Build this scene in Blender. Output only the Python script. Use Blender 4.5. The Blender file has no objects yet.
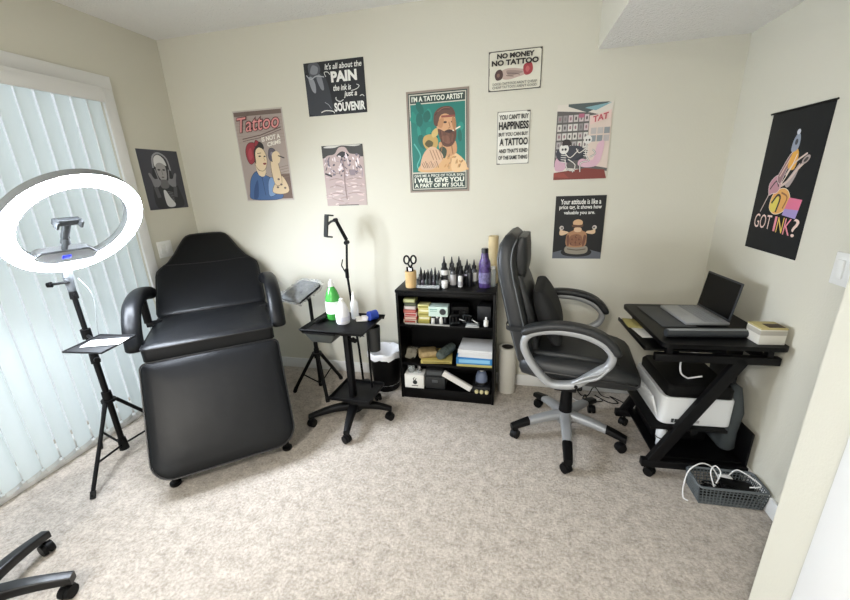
import bpy, bmesh, math, random
from mathutils import Vector, Matrix
random.seed(7)
PI = math.pi
sc = bpy.context.scene
col = sc.collection

# ------------------------------------------------------------------ materials
def lin(h):
    h = h.lstrip('#')
    r = []
    for i in (0, 2, 4):
        v = int(h[i:i+2], 16) / 255
        r.append(v / 12.92 if v <= .04045 else ((v + .055) / 1.055) ** 2.4)
    return (*r, 1)

_M = {}
def mat(name, hexc, rough=.5, metal=0, bump=0, bscale=80, var=0, vscale=8, spec=.5, trans=0, emit=0, coat=0):
    if name in _M: return _M[name]
    m = bpy.data.materials.new(name); m.use_nodes = True
    nt = m.node_tree; b = nt.nodes['Principled BSDF']
    b.inputs['Base Color'].default_value = lin(hexc)
    b.inputs['Roughness'].default_value = rough
    b.inputs['Metallic'].default_value = metal
    b.inputs['Specular IOR Level'].default_value = spec
    if trans: b.inputs['Transmission Weight'].default_value = trans
    if coat: b.inputs['Coat Weight'].default_value = coat
    if emit:
        b.inputs['Emission Color'].default_value = lin(hexc); b.inputs['Emission Strength'].default_value = emit
    if bump or var:
        tc = nt.nodes.new('ShaderNodeTexCoord')
    if bump:
        n = nt.nodes.new('ShaderNodeTexNoise'); n.inputs['Scale'].default_value = bscale; n.inputs['Detail'].default_value = 4
        bp = nt.nodes.new('ShaderNodeBump'); bp.inputs['Strength'].default_value = bump; bp.inputs['Distance'].default_value = .01
        nt.links.new(tc.outputs['Object'], n.inputs['Vector'])
        nt.links.new(n.outputs['Fac'], bp.inputs['Height']); nt.links.new(bp.outputs['Normal'], b.inputs['Normal'])
    if var:
        n2 = nt.nodes.new('ShaderNodeTexNoise'); n2.inputs['Scale'].default_value = vscale; n2.inputs['Detail'].default_value = 5
        rp = nt.nodes.new('ShaderNodeValToRGB')
        c = lin(hexc)
        rp.color_ramp.elements[0].position = .3; rp.color_ramp.elements[1].position = .7
        rp.color_ramp.elements[0].color = (*[x * (1 - var) for x in c[:3]], 1)
        rp.color_ramp.elements[1].color = (*[min(1, x * (1 + var)) for x in c[:3]], 1)
        nt.links.new(tc.outputs['Object'], n2.inputs['Vector'])
        nt.links.new(n2.outputs['Fac'], rp.inputs['Fac']); nt.links.new(rp.outputs['Color'], b.inputs['Base Color'])
    _M[name] = m
    return m

WALL = mat('wall paint', '#d1cec0', .85, bump=.08, bscale=120, spec=.2)
CEIL = mat('ceiling texture', '#f0efec', .95, bump=.9, bscale=90, spec=.1)
WHITE = mat('white trim paint', '#e4e4e2', .5)
PLATE = mat('white plastic plate', '#e9e9e6', .4)
BLACKM = mat('black powder coat', '#08080a', .48, spec=.2)
BLACKP = mat('black plastic', '#070708', .5, spec=.18)
BLACKW = mat('black wood laminate', '#040405', .4, spec=.18)
LEATHER = mat('black vinyl', '#111214', .38, bump=.3, bscale=6, var=.08, vscale=5, spec=.18)
PIPE = mat('black piping', '#101012', .4)
OFFL = mat('charcoal bonded leather', '#1f2123', .46, bump=.08, bscale=60)
OFFD = mat('black mesh cloth', '#111213', .8, bump=.1, bscale=200)
SILVER = mat('silver painted nylon', '#9b9d9f', .42, metal=.3)
CHROME = mat('chrome', '#c8cacc', .2, metal=1)
RUBBER = mat('rubber', '#0c0c0d', .7)
CLOUD = mat('white plastic', '#e8e8e8', .35)
GREYP = mat('grey plastic', '#4d5052', .55)
BAMBOO = mat('bamboo', '#d0b07c', .5, var=.12, vscale=14)
SCREEN = mat('screen glass', '#040406', .25, spec=.15)

def carpet():
    m = bpy.data.materials.new('carpet pile'); m.use_nodes = True
    nt = m.node_tree; b = nt.nodes['Principled BSDF']; L = nt.links.new
    b.inputs['Roughness'].default_value = 1; b.inputs['Specular IOR Level'].default_value = .05
    b.inputs['Sheen Weight'].default_value = .25
    tc = nt.nodes.new('ShaderNodeTexCoord')
    n1 = nt.nodes.new('ShaderNodeTexNoise'); n1.inputs['Scale'].default_value = 75; n1.inputs['Detail'].default_value = 6; n1.inputs['Roughness'].default_value = .75
    n2 = nt.nodes.new('ShaderNodeTexNoise'); n2.inputs['Scale'].default_value = 20; n2.inputs['Detail'].default_value = 4
    mx = nt.nodes.new('ShaderNodeMix'); mx.data_type = 'FLOAT'; mx.inputs[0].default_value = .30
    L(tc.outputs['Object'], n1.inputs['Vector']); L(tc.outputs['Object'], n2.inputs['Vector'])
    L(n1.outputs['Fac'], mx.inputs[2]); L(n2.outputs['Fac'], mx.inputs[3])
    rp = nt.nodes.new('ShaderNodeValToRGB'); e = rp.color_ramp.elements
    e[0].position = .34; e[0].color = lin('#857b70'); e[1].position = .66; e[1].color = lin('#d6ccc0')
    L(mx.outputs[0], rp.inputs['Fac']); L(rp.outputs['Color'], b.inputs['Base Color'])
    bp = nt.nodes.new('ShaderNodeBump'); bp.inputs['Strength'].default_value = .8; bp.inputs['Distance'].default_value = .012
    L(n1.outputs['Fac'], bp.inputs['Height']); L(bp.outputs['Normal'], b.inputs['Normal'])
    return m
CARPET = carpet()

def shader_mix(name, build):
    m = bpy.data.materials.new(name); m.use_nodes = True
    nt = m.node_tree; nt.nodes.clear()
    out = nt.nodes.new('ShaderNodeOutputMaterial')
    nt.links.new(build(nt), out.inputs['Surface'])
    return m
def _slat(nt):
    d = nt.nodes.new('ShaderNodeBsdfDiffuse'); d.inputs['Color'].default_value = lin('#dfe4e2')
    t = nt.nodes.new('ShaderNodeBsdfTranslucent'); t.inputs['Color'].default_value = lin('#dfe9ea')
    mx = nt.nodes.new('ShaderNodeMixShader'); mx.inputs[0].default_value = .5
    nt.links.new(d.outputs[0], mx.inputs[1]); nt.links.new(t.outputs[0], mx.inputs[2])
    return mx.outputs[0]
SLAT = shader_mix('translucent vinyl slat', _slat)
HEM = mat('slat hem', '#c9ccc8', .6)
def _glass(nt):
    t = nt.nodes.new('ShaderNodeBsdfTransparent'); g = nt.nodes.new('ShaderNodeBsdfGlossy'); g.inputs['Roughness'].default_value = .02
    mx = nt.nodes.new('ShaderNodeMixShader'); mx.inputs[0].default_value = .08
    nt.links.new(t.outputs[0], mx.inputs[1]); nt.links.new(g.outputs[0], mx.inputs[2])
    return mx.outputs[0]
GLASS = shader_mix('window glass', _glass)
def film(name, hexc, fac, rough=.15):
    def b(nt):
        t = nt.nodes.new('ShaderNodeBsdfTransparent')
        p = nt.nodes.new('ShaderNodeBsdfPrincipled'); p.inputs['Base Color'].default_value = lin(hexc); p.inputs['Roughness'].default_value = rough
        mx = nt.nodes.new('ShaderNodeMixShader'); mx.inputs[0].default_value = fac
        nt.links.new(t.outputs[0], mx.inputs[1]); nt.links.new(p.outputs[0], mx.inputs[2])
        return mx.outputs[0]
    return shader_mix(name, b)

# ------------------------------------------------------------------ mesh builder
class MB:
    def __init__(s): s.bm = bmesh.new(); s.mi = 0
    def _add(s, verts, faces, M=None, mi=None):
        mi = s.mi if mi is None else mi
        vs = [s.bm.verts.new((M @ Vector(v)) if M else Vector(v)) for v in verts]
        for f in faces:
            try:
                fc = s.bm.faces.new([vs[i] for i in f]); fc.material_index = mi; fc.smooth = True
            except ValueError: pass
        return s
    def box(s, c, d, r=0, rot=None, seg=2, taper=None, mi=None):
        t = bmesh.new(); bmesh.ops.create_cube(t, size=1)
        for v in t.verts:
            k = taper if (taper and v.co.z < 0) else (1, 1)
            v.co = Vector((v.co.x * d[0] * k[0], v.co.y * d[1] * k[1], v.co.z * d[2]))
        if r: bmesh.ops.bevel(t, geom=list(t.edges), offset=min(r, min(d) * .49), segments=seg, affect='EDGES', profile=.5)
        M = Matrix.Translation(c)
        if rot: M = M @ (rot if isinstance(rot, Matrix) else Matrix.Rotation(rot[2], 4, 'Z') @ Matrix.Rotation(rot[1], 4, 'Y') @ Matrix.Rotation(rot[0], 4, 'X'))
        t.verts.index_update()
        s._add([v.co.copy() for v in t.verts], [[v.index for v in f.verts] for f in t.faces], M, mi)
        t.free(); return s
    def loft(s, rings, cap=True, closed=False, mi=None):
        n = len(rings[0]); vs = [v for r in rings for v in r]; fs = []
        k = len(rings)
        for i in range(k if closed else k - 1):
            for j in range(n):
                a, b = i * n, ((i + 1) % k) * n
                fs.append((a + j, a + (j + 1) % n, b + (j + 1) % n, b + j))
        if cap and not closed: fs += [tuple(range(n))[::-1], tuple((k - 1) * n + j for j in range(n))]
        return s._add(vs, fs, None, mi)
    def cyl(s, p0, p1, r0, r1=None, n=20, mi=None):
        r1 = r0 if r1 is None else r1
        p0, p1 = Vector(p0), Vector(p1); a, b = frame(p1 - p0)
        R = lambda p, r: [p + r * (math.cos(2 * PI * j / n) * a + math.sin(2 * PI * j / n) * b) for j in range(n)]
        return s.loft([R(p0, r0), R(p1, r1)], mi=mi)
    def lathe(s, prof, c=(0, 0, 0), n=24, M=None, mi=None):
        c = Vector(c); rings = []
        for r, z in prof:
            ring = [Vector((max(r, 1e-5) * math.cos(2 * PI * j / n), max(r, 1e-5) * math.sin(2 * PI * j / n), z)) for j in range(n)]
            if M: ring = [M @ v for v in ring]
            rings.append([v + c for v in ring])
        return s.loft(rings, mi=mi)
    def tube(s, pts, r, n=8, closed=False, smooth=0, mi=None):
        pts = [Vector(p) for p in pts]
        if smooth: pts = spline(pts, smooth, closed)
        k = len(pts); rings = []; pa = None
        for i, p in enumerate(pts):
            d = (pts[(i + 1) % k] - pts[i - 1]) if closed else (pts[min(i + 1, k - 1)] - pts[max(i - 1, 0)])
            if d.length < 1e-9: d = Vector((0, 0, 1))
            d.normalize()
            if pa is None: a, b = frame(d)
            else:
                a = pa - d * pa.dot(d)
                if a.length < 1e-6: a, b = frame(d)
                a.normalize(); b = d.cross(a)
            pa = a
            rr = r[i] if isinstance(r, (list, tuple)) and not smooth else (r if not isinstance(r, (list, tuple)) else r[0] + (r[1] - r[0]) * i / (k - 1))
            rings.append([p + rr * (math.cos(2 * PI * j / n) * a + math.sin(2 * PI * j / n) * b) for j in range(n)])
        return s.loft(rings, closed=closed, mi=mi)
    def cushion(s, outline, prof, M=None, mi=None):
        """outline: CCW 2-D polygon, prof: (inset, height) steps; both ends capped."""
        xs = [q[0] for q in outline]; ys = [q[1] for q in outline]
        cx, cy, hx, hy = (max(xs) + min(xs)) / 2, (max(ys) + min(ys)) / 2, (max(xs) - min(xs)) / 2, (max(ys) - min(ys)) / 2
        rings = []
        for ins, z in prof:
            ring = [Vector((cx + (x - cx) * (1 - ins / hx), cy + (y - cy) * (1 - ins / hy), z)) for x, y in outline]
            rings.append([M @ v for v in ring] if M else ring)
        return s.loft(rings, mi=mi)

def frame(d):
    d = Vector(d).normalized()
    a = d.cross(Vector((0, 0, 1))) if abs(d.z) < .95 else d.cross(Vector((1, 0, 0)))
    a.normalize(); return a, d.cross(a)
def spline(P, k, closed=False):
    out = []; n = len(P)
    for i in range(n if closed else n - 1):
        g = (lambda j: P[j % n]) if closed else (lambda j: P[min(max(j, 0), n - 1)])
        a, b, c, d = g(i - 1), g(i), g(i + 1), g(i + 2)
        for t in range(k):
            u = t / k
            out.append(.5 * (2 * b + (c - a) * u + (2 * a - 5 * b + 4 * c - d) * u * u + (3 * b - a - 3 * c + d) * u ** 3))
    if not closed: out.append(P[-1])
    return out
def rrect(w, h, r, n=5, cx=0, cy=0):
    out = []
    for qx, qy, a0 in ((1, 1, 0), (-1, 1, PI / 2), (-1, -1, PI), (1, -1, 1.5 * PI)):
        for i in range(n + 1):
            a = a0 + PI / 2 * i / n
            out.append((cx + qx * (w / 2 - r) + r * math.cos(a), cy + qy * (h / 2 - r) + r * math.sin(a)))
    return out

def obj(name, mb, mats, parent=None, angle=35, loc=None):
    me = bpy.data.meshes.new(name)
    bmesh.ops.recalc_face_normals(mb.bm, faces=mb.bm.faces)
    mb.bm.to_mesh(me); mb.bm.free()
    for m in (mats if isinstance(mats, (list, tuple)) else [mats]): me.materials.append(m)
    me.set_sharp_from_angle(angle=math.radians(angle))
    o = bpy.data.objects.new(name, me); col.objects.link(o)
    if parent: o.parent = parent
    if loc: o.location = loc
    return o
def tag(o, label, cat, group=None):
    o['label'] = label; o['category'] = cat
    if group: o['group'] = group
    return o
def thing(name, label, cat, loc=(0, 0, 0), rz=0, group=None):
    o = bpy.data.objects.new(name, None); col.objects.link(o); o.empty_display_size = .05
    o.location = loc; o.rotation_euler = (0, 0, rz)
    return tag(o, label, cat, group)
def single(name, mb, mats, label, cat, loc=(0, 0, 0), rz=0, group=None, rot=None):
    o = obj(name, mb, mats); o.location = loc; o.rotation_euler = rot or (0, 0, rz)
    return tag(o, label, cat, group)
def struct(name, mb, m, parent=None):
    o = obj(name, mb, m, parent)
    if not parent: o['kind'] = 'structure'
    return o
def box(c, d, r=0, rot=None, **k): return MB().box(c, d, r, rot, **k)
def slab(x0, x1, y0, y1, z0, z1, r=0): return box(((x0 + x1) / 2, (y0 + y1) / 2, (z0 + z1) / 2), (x1 - x0, y1 - y0, z1 - z0), r)
def dup(root, loc, rz, label, group=None):
    r = root.copy(); col.objects.link(r); r.location = loc; r.rotation_euler = (0, 0, rz); r['label'] = label
    if group: r['group'] = group
    for ch in list(root.children):
        c = ch.copy(); col.objects.link(c); c.parent = r
        for g in ch.children:
            d = g.copy(); col.objects.link(d); d.parent = c
    return r

# ------------------------------------------------------------------ camera (room metres, camera above the origin)
XL, XR, D, H, HC = -2.441, 1.136, 2.520, 2.44, 1.4435
Rc = ((0.97410815, 0.22305753, -0.0368598), (-0.03291808, 0.30123393, 0.95298191), (-0.22367321, 0.92709409, -0.30077706))
cam = bpy.data.cameras.new('camera'); co = bpy.data.objects.new('camera', cam); col.objects.link(co)
Mx = Matrix(((Rc[0][0], Rc[1][0], -Rc[2][0], 0), (Rc[0][1], Rc[1][1], -Rc[2][1], 0), (Rc[0][2], Rc[1][2], -Rc[2][2], HC), (0, 0, 0, 1)))
co.matrix_world = Mx
cam.sensor_width = 36; cam.lens = 374.736 / 850 * 36; cam.clip_start = .02
sc.camera = co

# ------------------------------------------------------------------ room shell
YB = -2.8          # wall behind the camera
T = .12
struct('floor', slab(XL - .3, 2.2, YB - .2, D + T, -.06, 0), CARPET)
struct('ceiling', slab(XL - .3, 2.2, YB - .2, D + T, H, H + .08), CEIL)
struct('wall_back', slab(XL - T, XR + T, D, D + T, 0, H), WALL)
WY0, WY1, WZ1 = -1.6, 2.02, 2.05      # left wall window opening, lengthened behind the camera for more light
wl = MB(); wl.box((XL - T / 2, (WY1 + D) / 2, H / 2), (T, D - WY1, H))
wl.box((XL - T / 2, (WY0 + YB) / 2, H / 2), (T, WY0 - YB, H)); wl.box((XL - T / 2, (WY0 + WY1) / 2, (H + WZ1) / 2), (T, WY1 - WY0, H - WZ1))
struct('wall_left', wl, WALL)
struct('wall_right', slab(XR, XR + T, .9, D, 0, H), WALL)
XN, YN = .809, 1.105
wn = MB(); wn.box((XN + .27, (YN + YB) / 2, H / 2), (.54, YN - YB, H))
struct('wall_right_near', wn, WALL)
struct('wall_front', slab(XL - T, XN + .5, YB - T, YB, 0, H), WALL)
struct('trim_1', slab(.418, XR, YN - 1.2, D, 2.096, H), [WALL, CEIL])
so = bpy.data.objects['trim_1']
for p in so.data.polygons:
    if p.normal.z < -.5: p.material_index = 1
# baseboards
bb = lambda x0, x1, y0, y1: slab(x0, x1, y0, y1, 0, .085, .004)
struct('baseboard_back', bb(XL, XR, D - .014, D), WHITE)
struct('baseboard_left', bb(XL, XL + .014, WY1 + .07, D - .014), WHITE)
struct('baseboard_right', bb(XR - .014, XR, YN, D - .014), WHITE)
# doorway casing and white door by the camera
struct('trim_2', slab(XN - .02, XN, .70, .95, 0, 2.1, .005), WHITE)
d1 = MB(); d1.box((XN - .006, .3, 1.03), (.012, .8, 2.06), .003)
d1.box((XN - .014, .3, 1.5), (.008, .5, .8), .004); d1.box((XN - .014, .3, .5), (.008, .5, .7), .004)
struct('door_1', d1, WHITE)

# window: casing, frame, glass
w = bpy.data.objects.new('window_1', None); col.objects.link(w); w['kind'] = 'structure'
cs = MB()
cs.box((XL + .009, WY1 + .035, 1.06), (.018, .07, 2.12), .003)
cs.box((XL + .009, WY0 - .035, 1.06), (.018, .07, 2.12), .003)
cs.box((XL + .010, (WY0 + WY1) / 2, WZ1 + .035), (.02, WY1 - WY0 + .14, .07), .003)
cs.box((XL + .012, (WY0 + WY1) / 2, .02), (.03, WY1 - WY0 + .06, .04), .003)
obj('window_casing', cs, WHITE, w)
fr = MB(); ym = (WY0 + WY1) / 2
for y in (WY0 + .03, ym, WY1 - .03): fr.box((XL - .07, y, 1.03), (.06, .06, 2.04), .003)
for z in (.05, WZ1 - .03): fr.box((XL - .07, ym, z), (.06, WY1 - WY0, .06), .003)
fr.box((XL - .06, ym, 1.12), (.03, WY1 - WY0 - .05, .02))
obj('window_frame', fr, WHITE, w)
obj('glass', slab(XL - .074, XL - .07, WY0 + .03, WY1 - .03, .05, WZ1 - .03), GLASS, w)

# vertical blinds
bl = thing('vertical_blinds', 'white vertical blinds hanging closed over the wide window', 'blinds', (XL, 0, 0))
vb = MB(); vb.box((.045, (WY0 + 1.975) / 2, 2.0), (.07, 1.975 - WY0, .075), .005); vb.box((.083, (WY0 + 1.975) / 2, 1.985), (.007, 1.975 - WY0, .06), .002)
obj('valance', vb, WHITE, bl)
sm = MB(); hm = MB()
n = 6; L0 = -.048; w_ = .096
ring = [[], []]
pts = [(L0 + w_ * i / n, .006 * math.cos(PI * (i / n - .5))) for i in range(n + 1)]
sm._add([(.0 + x, y, z) for z in (.07, 1.97) for y, x in pts] + [(x - .0007, y, z) for z in (.07, 1.97) for y, x in pts],
        [(i, i + 1, n + 1 + i + 1, n + 1 + i) for i in range(n)])
hm._add([(x + dx, y * .8, z) for dx in (-.002, .002) for z in (.047, .07) for y, x in pts],
        [(i, i + 1, n + 2 + i, n + 1 + i) for i in range(n)] + [(2 * n + 2 + i, 2 * n + 3 + i, 3 * n + 4 + i, 3 * n + 3 + i) for i in range(n)])
first = None; y = 1.925; k = 0
while y > WY0 + .04:
    if first is None:
        o = first = obj('slat', sm, SLAT, bl); hh = obj('hem_weight', hm, HEM, o)
    else:
        o = first.copy(); col.objects.link(o); o.parent = bl
        h2 = hh.copy(); col.objects.link(h2); h2.parent = o
    o.location = (.058 + random.uniform(-.001, .001), y, 0); o.rotation_euler = (0, 0, math.radians(17 + random.uniform(-3, 3)))
    y -= .085; k += 1

# switch plates
def plate(name, label, cat, loc, rz, gang=2):
    t = thing(name, label, cat, loc, rz)
    obj('cover_plate', box((0, -.003, 0), (.07 + .046 * (gang - 1), .006, .115), .003), PLATE, t)
    for i in range(gang):
        m = MB(); m.box(((i - (gang - 1) / 2) * .046, -.008, 0), (.033, .008, .066), .002, (.06, 0, 0)); obj('rocker', m, PLATE, t)
plate('wall_switch', 'white double rocker switch on the left wall behind the treatment bed', 'light switch', (XL, 2.195, 1.05), PI / 2)
plate('wall_switch', 'white rocker switch on the right wall at the photo edge', 'light switch', (XR, 1.565, 1.095), -PI / 2)

# unseen ceiling lamp added behind the camera as fill light
cl = thing('added_fill_lamp', 'round white flush ceiling lamp behind the viewer, added as unseen fill light', 'ceiling lamp', (-.7, -1.2, H))
obj('lamp_base', MB().lathe([(.2, 0), (.2, -.03), (.18, -.035)]), PLATE, cl)
obj('diffuser', MB().lathe([(.18, -.03), (.17, -.06), (.12, -.085), (0, -.095)]), mat('lamp diffuser', '#fff4e2', .4, emit=3), cl)

# made-up window behind the camera, added to carry soft fill light
w2 = bpy.data.objects.new('added_fill_window', None); col.objects.link(w2); w2['kind'] = 'structure'
m = MB()
for x in (-2.05, -1.1, -.15): m.box((x, YB + .02, 1.35), (.07, .04, 1.6), .004)
for z in (.58, 2.12): m.box((-1.1, YB + .02, z), (1.97, .04, .07), .004)
obj('window_frame', m, WHITE, w2)
obj('glass', slab(-2.05, -.15, YB + .004, YB + .008, .6, 2.1), mat('added window glass', '#dfe9f0', .05), w2)

# ------------------------------------------------------------------ posters
class Art:
    def __init__(s, W, Hh): s.W, s.H = W, Hh; s.mb = MB(); s.m = []; s.k = 0
    def _mi(s, c):
        m = mat('print ' + c, c, .55)
        if m not in s.m: s.m.append(m)
        return s.m.index(m)
    def poly(s, pts, c):
        s.k += 1; d = -.0036 - .00003 * s.k
        s.mb._add([(x * s.W, d, y * s.H) for x, y in pts], [tuple(range(len(pts)))], None, s._mi(c)); return s
    def sm(s, pts, c, k=4, o=None, ow=.003):
        q = spline([Vector((x, y, 0)) for x, y in pts], k, True)
        if o:
            s.sm(pts, c, k); return s.line([(min(max(v.x, .006), .994), min(max(v.y, .006), .994)) for v in q + q[:1]], ow, o)
        return s.poly([(min(max(v.x, .004), .996), min(max(v.y, .004), .996)) for v in q], c)
    def ell(s, cx, cy, rx, ry, c, a=0, n=20):
        return s.poly([(cx + rx * math.cos(2 * PI * i / n) * math.cos(a) - ry * math.sin(2 * PI * i / n) * math.sin(a) * 1,
                        cy + (rx * math.cos(2 * PI * i / n) * math.sin(a) + ry * math.sin(2 * PI * i / n) * math.cos(a))) for i in range(n)], c)
    def rect(s, x0, y0, x1, y1, c): return s.poly([(x0, y0), (x1, y0), (x1, y1), (x0, y1)], c)
    def line(s, pts, wd, c, k=0):
        if k:
            pts = [(v.x, v.y) for v in spline([Vector((x, y, 0)) for x, y in pts], k)]
        s.k += 1; d = -.0036 - .00003 * s.k; vs = []; asp = s.W / s.H
        for i, (x, y) in enumerate(pts):
            a = Vector(pts[max(i - 1, 0)]); b = Vector(pts[min(i + 1, len(pts) - 1)])
            t = Vector(((b - a).x * s.W, (b - a).y * s.H)); t = t.normalized() if t.length else Vector((1, 0))
            nx, ny = -t.y * wd / 2, t.x * wd / 2
            vs += [(x * s.W + nx, d, y * s.H + ny), (x * s.W - nx, d, y * s.H - ny)]
        s.mb._add(vs, [(2 * i, 2 * i + 1, 2 * i + 3, 2 * i + 2) for i in range(len(pts) - 1)], None, s._mi(c)); return s

def text_mesh(body, bold=.0, shear=0):
    cu = bpy.data.curves.new('t', 'FONT'); cu.body = body; cu.size = 1; cu.offset = bold; cu.shear = shear; cu.resolution_u = 3
    o = bpy.data.objects.new('t', cu); col.objects.link(o)
    dg = bpy.context.evaluated_depsgraph_get()
    me = bpy.data.meshes.new_from_object(o.evaluated_get(dg))
    V = [v.co.copy() for v in me.vertices]; F = [tuple(p.vertices) for p in me.polygons]
    bpy.data.objects.remove(o); bpy.data.curves.remove(cu); bpy.data.meshes.remove(me)
    return V, F
def write(mb, body, W, Hh, x0, x1, y0, y1, mi=0, bold=.015, shear=0, d=-.0086, arc=0, slope=0):
    V, F = text_mesh(body, bold, shear)
    ax, bx = min(v.x for v in V), max(v.x for v in V); ay, by = min(v.y for v in V), max(v.y for v in V)
    out = []
    for v in V:
        u = (v.x - ax) / (bx - ax); t = (v.y - ay) / (by - ay)
        out.append(((x0 + (x1 - x0) * u) * W, d, (y0 + (y1 - y0) * t + arc * math.sin(PI * u) + slope * u) * Hh))
    mb._add(out, F, None, mi)

def poster(name, label, cat, corner, rz, W, Hh, base, lines=(), art=None, textcols=('#e8e6e0',), rim=None, group='posters on the walls', rough=.5):
    """corner = world point of the lower-left corner on the wall"""
    t = thing(name, label, cat, corner, rz)
    obj('sheet', box((W / 2, -.002, Hh / 2), (W, .003, Hh), .0006), mat('sheet ' + base, base, rough), t)
    if art: 
        A = Art(W, Hh); art(A); obj('picture', A.mb, A.m, t)
    if lines:
        for ln in lines:
            m = MB(); write(m, ln[0], W, Hh, *ln[1:5], **(ln[5] if len(ln) > 5 else {}))
            obj('lettering', m, [mat('print ' + c, c, .55) for c in textcols], t)
    return t
wy = D
sk, sk2 = '#d9c3a0', '#b98f6c'
def art_pinup(A):
    A.rect(.02, .015, .98, .985, '#a3958d')
    for i in range(9): A.rect(.02, .66 + i * .035, .98, .664 + i * .035, '#94857d')
    A.rect(.02, .94, .98, .985, '#6f5f58')
    A.line([(.12, .70), (.5, .73), (.93, .80)], .006, '#5e4742'); A.line([(.12, .675), (.5, .705), (.93, .775)], .004, '#5e4742')
    A.rect(.72, .02, .98, .3, '#6b564c')
    for i in range(5): A.line([(.6, .23 + i * .03), (.97, .27 + i * .03)], .003, '#7d6a60')
    A.sm([(.13, .02), (.1, .12), (.16, .26), (.3, .34), (.45, .3), (.6, .25), (.72, .16), (.75, .02)], '#44628f', o='#22304a')
    A.sm([(.16, .02), (.2, .15), (.3, .24), (.26, .05)], '#2f4a75')
    A.sm([(.5, .05), (.52, .22), (.62, .26), (.68, .1)], '#7d9ac2', o='#2f4568')
    A.line([(.3, .33), (.4, .26), (.5, .31)], .004, '#22304a'); A.line([(.4, .26), (.42, .06)], .003, '#22304a')
    A.sm([(.58, .1), (.66, .2), (.8, .28), (.9, .2), (.92, .1), (.75, .07)], sk, o='#6e543c')
    A.sm([(.66, .18), (.62, .34), (.64, .46), (.74, .47), (.78, .4), (.8, .2)], sk, o='#6e543c')
    for q in [(.7, .15), (.78, .18), (.85, .14), (.74, .24)]: A.ell(*q, .025, .012, '#6b5a55')
    A.sm([(.36, .34), (.3, .42), (.34, .3), (.45, .28), (.5, .34), (.47, .4)], sk)
    A.sm([(.3, .42), (.3, .54), (.4, .61), (.52, .57), (.56, .47), (.52, .38), (.44, .34), (.35, .36)], sk, o='#5b4433')
    A.sm([(.28, .5), (.26, .6), (.36, .66), (.5, .65), (.53, .58), (.42, .6), (.34, .55), (.32, .42)], '#2a2422')
    A.sm([(.16, .46), (.14, .56), (.2, .64), (.3, .66), (.38, .63), (.31, .56), (.3, .46), (.22, .42)], '#8f2f38', o='#3d1519')
    A.sm([(.34, .62), (.38, .68), (.44, .66), (.39, .62)], '#8f2f38', o='#3d1519')
    A.sm([(.2, .47), (.19, .55), (.26, .6), (.27, .5)], '#a8404a')
    A.ell(.42, .505, .028, .008, '#2a2422'); A.ell(.52, .50, .022, .008, '#2a2422'); A.line([(.38, .535), (.46, .54)], .004, '#2a2422')
    A.ell(.5, .42, .035, .012, '#7c3030'); A.line([(.49, .49), (.52, .455), (.49, .45)], .003, '#9c7a55')
    A.sm([(.6, .5), (.64, .58), (.74, .57), (.76, .5), (.7, .44), (.63, .45)], '#5b5560', o='#2b2830')
    A.ell(.68, .52, .03, .025, '#83808c'); A.sm([(.68, .42), (.68, .52), (.78, .55), (.84, .5), (.8, .42)], sk); A.line([(.8, .5), (.92, .47)], .008, '#3a3433')
poster('tattoo_poster', 'tall poster of a woman in a red headscarf under the pink word Tattoo', 'poster', (-1.937, wy, 1.354), 0, .388, .605, '#b9b0a8',
       [('Tattoo', .06, .93, .76, .93, dict(mi=0, bold=.05, shear=.25, slope=.03, d=-.0082)), ('Tattoo', .075, .915, .768, .922, dict(mi=1, bold=.0, shear=.25, slope=.03)),
        ('IS NOT A', .52, .9, .655, .705, dict(mi=2, bold=.03, slope=.03)), ('CRIME', .62, .9, .6, .645, dict(mi=2, bold=.03, slope=.03))],
       art_pinup, ('#5d3a3a', '#d98f8c', '#e6e0d4'))
def art_pain(A):
    A.rect(0, 0, 1, 1, '#191b20')
    A.sm([(.02, .04), (.02, .7), (.1, .8), (.24, .82), (.36, .68), (.42, .3), (.4, .04)], '#33363d')
    A.sm([(.07, .93), (.12, .99), (.24, .98), (.28, .85), (.2, .72), (.1, .74)], '#4e5158')
    A.sm([(.1, .82), (.16, .78), (.22, .8), (.24, .9), (.15, .95)], '#7d8086')
    A.sm([(.06, .72), (.1, .5), (.16, .44), (.17, .6), (.12, .74)], '#8d9096'); A.sm([(.2, .7), (.26, .5), (.31, .5), (.29, .7), (.25, .78)], '#7b7e85')
    A.line([(.03, .78), (.1, .7), (.2, .75), (.33, .72)], .006, '#a6a8ac', 4); A.line([(.3, .25), (.36, .2), (.4, .12)], .004, '#90939a')
    A.line([(.22, .06), (.3, .09), (.42, .07), (.45, .03)], .006, '#d6d6d2', 4)
    A.line([(.36, .72), (.34, .8), (.4, .8), (.43, .75)], .004, '#d6d6d2', 4)
    A.line([(.76, .42), (.86, .45), (.9, .5), (.86, .53)], .004, '#d6d6d2', 4)
    A.line([(.62, .27), (.56, .24), (.5, .28), (.5, .33)], .005, '#d6d6d2', 4)
    A.line([(.9, .31), (.94, .33), (.97, .3)], .004, '#d6d6d2', 4)
poster('pain_poster', 'black landscape poster reading PAIN and SOUVENIR in white letters', 'poster', (-1.352, wy, 1.885), 0, .411, .31, '#1c1d22',
       [("It's all about the", .36, .97, .84, .95, dict(shear=.2)), ('PAIN', .45, .88, .6, .8, dict(bold=.05)), ('the ink is', .47, .77, .44, .55, dict(shear=.25, bold=.02)),
        ('just a', .64, .86, .29, .42, dict(shear=.25, bold=.02)), ('SOUVENIR', .46, .98, .05, .22, dict(bold=.04))], art_pain, ('#e4e3de',))
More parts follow.
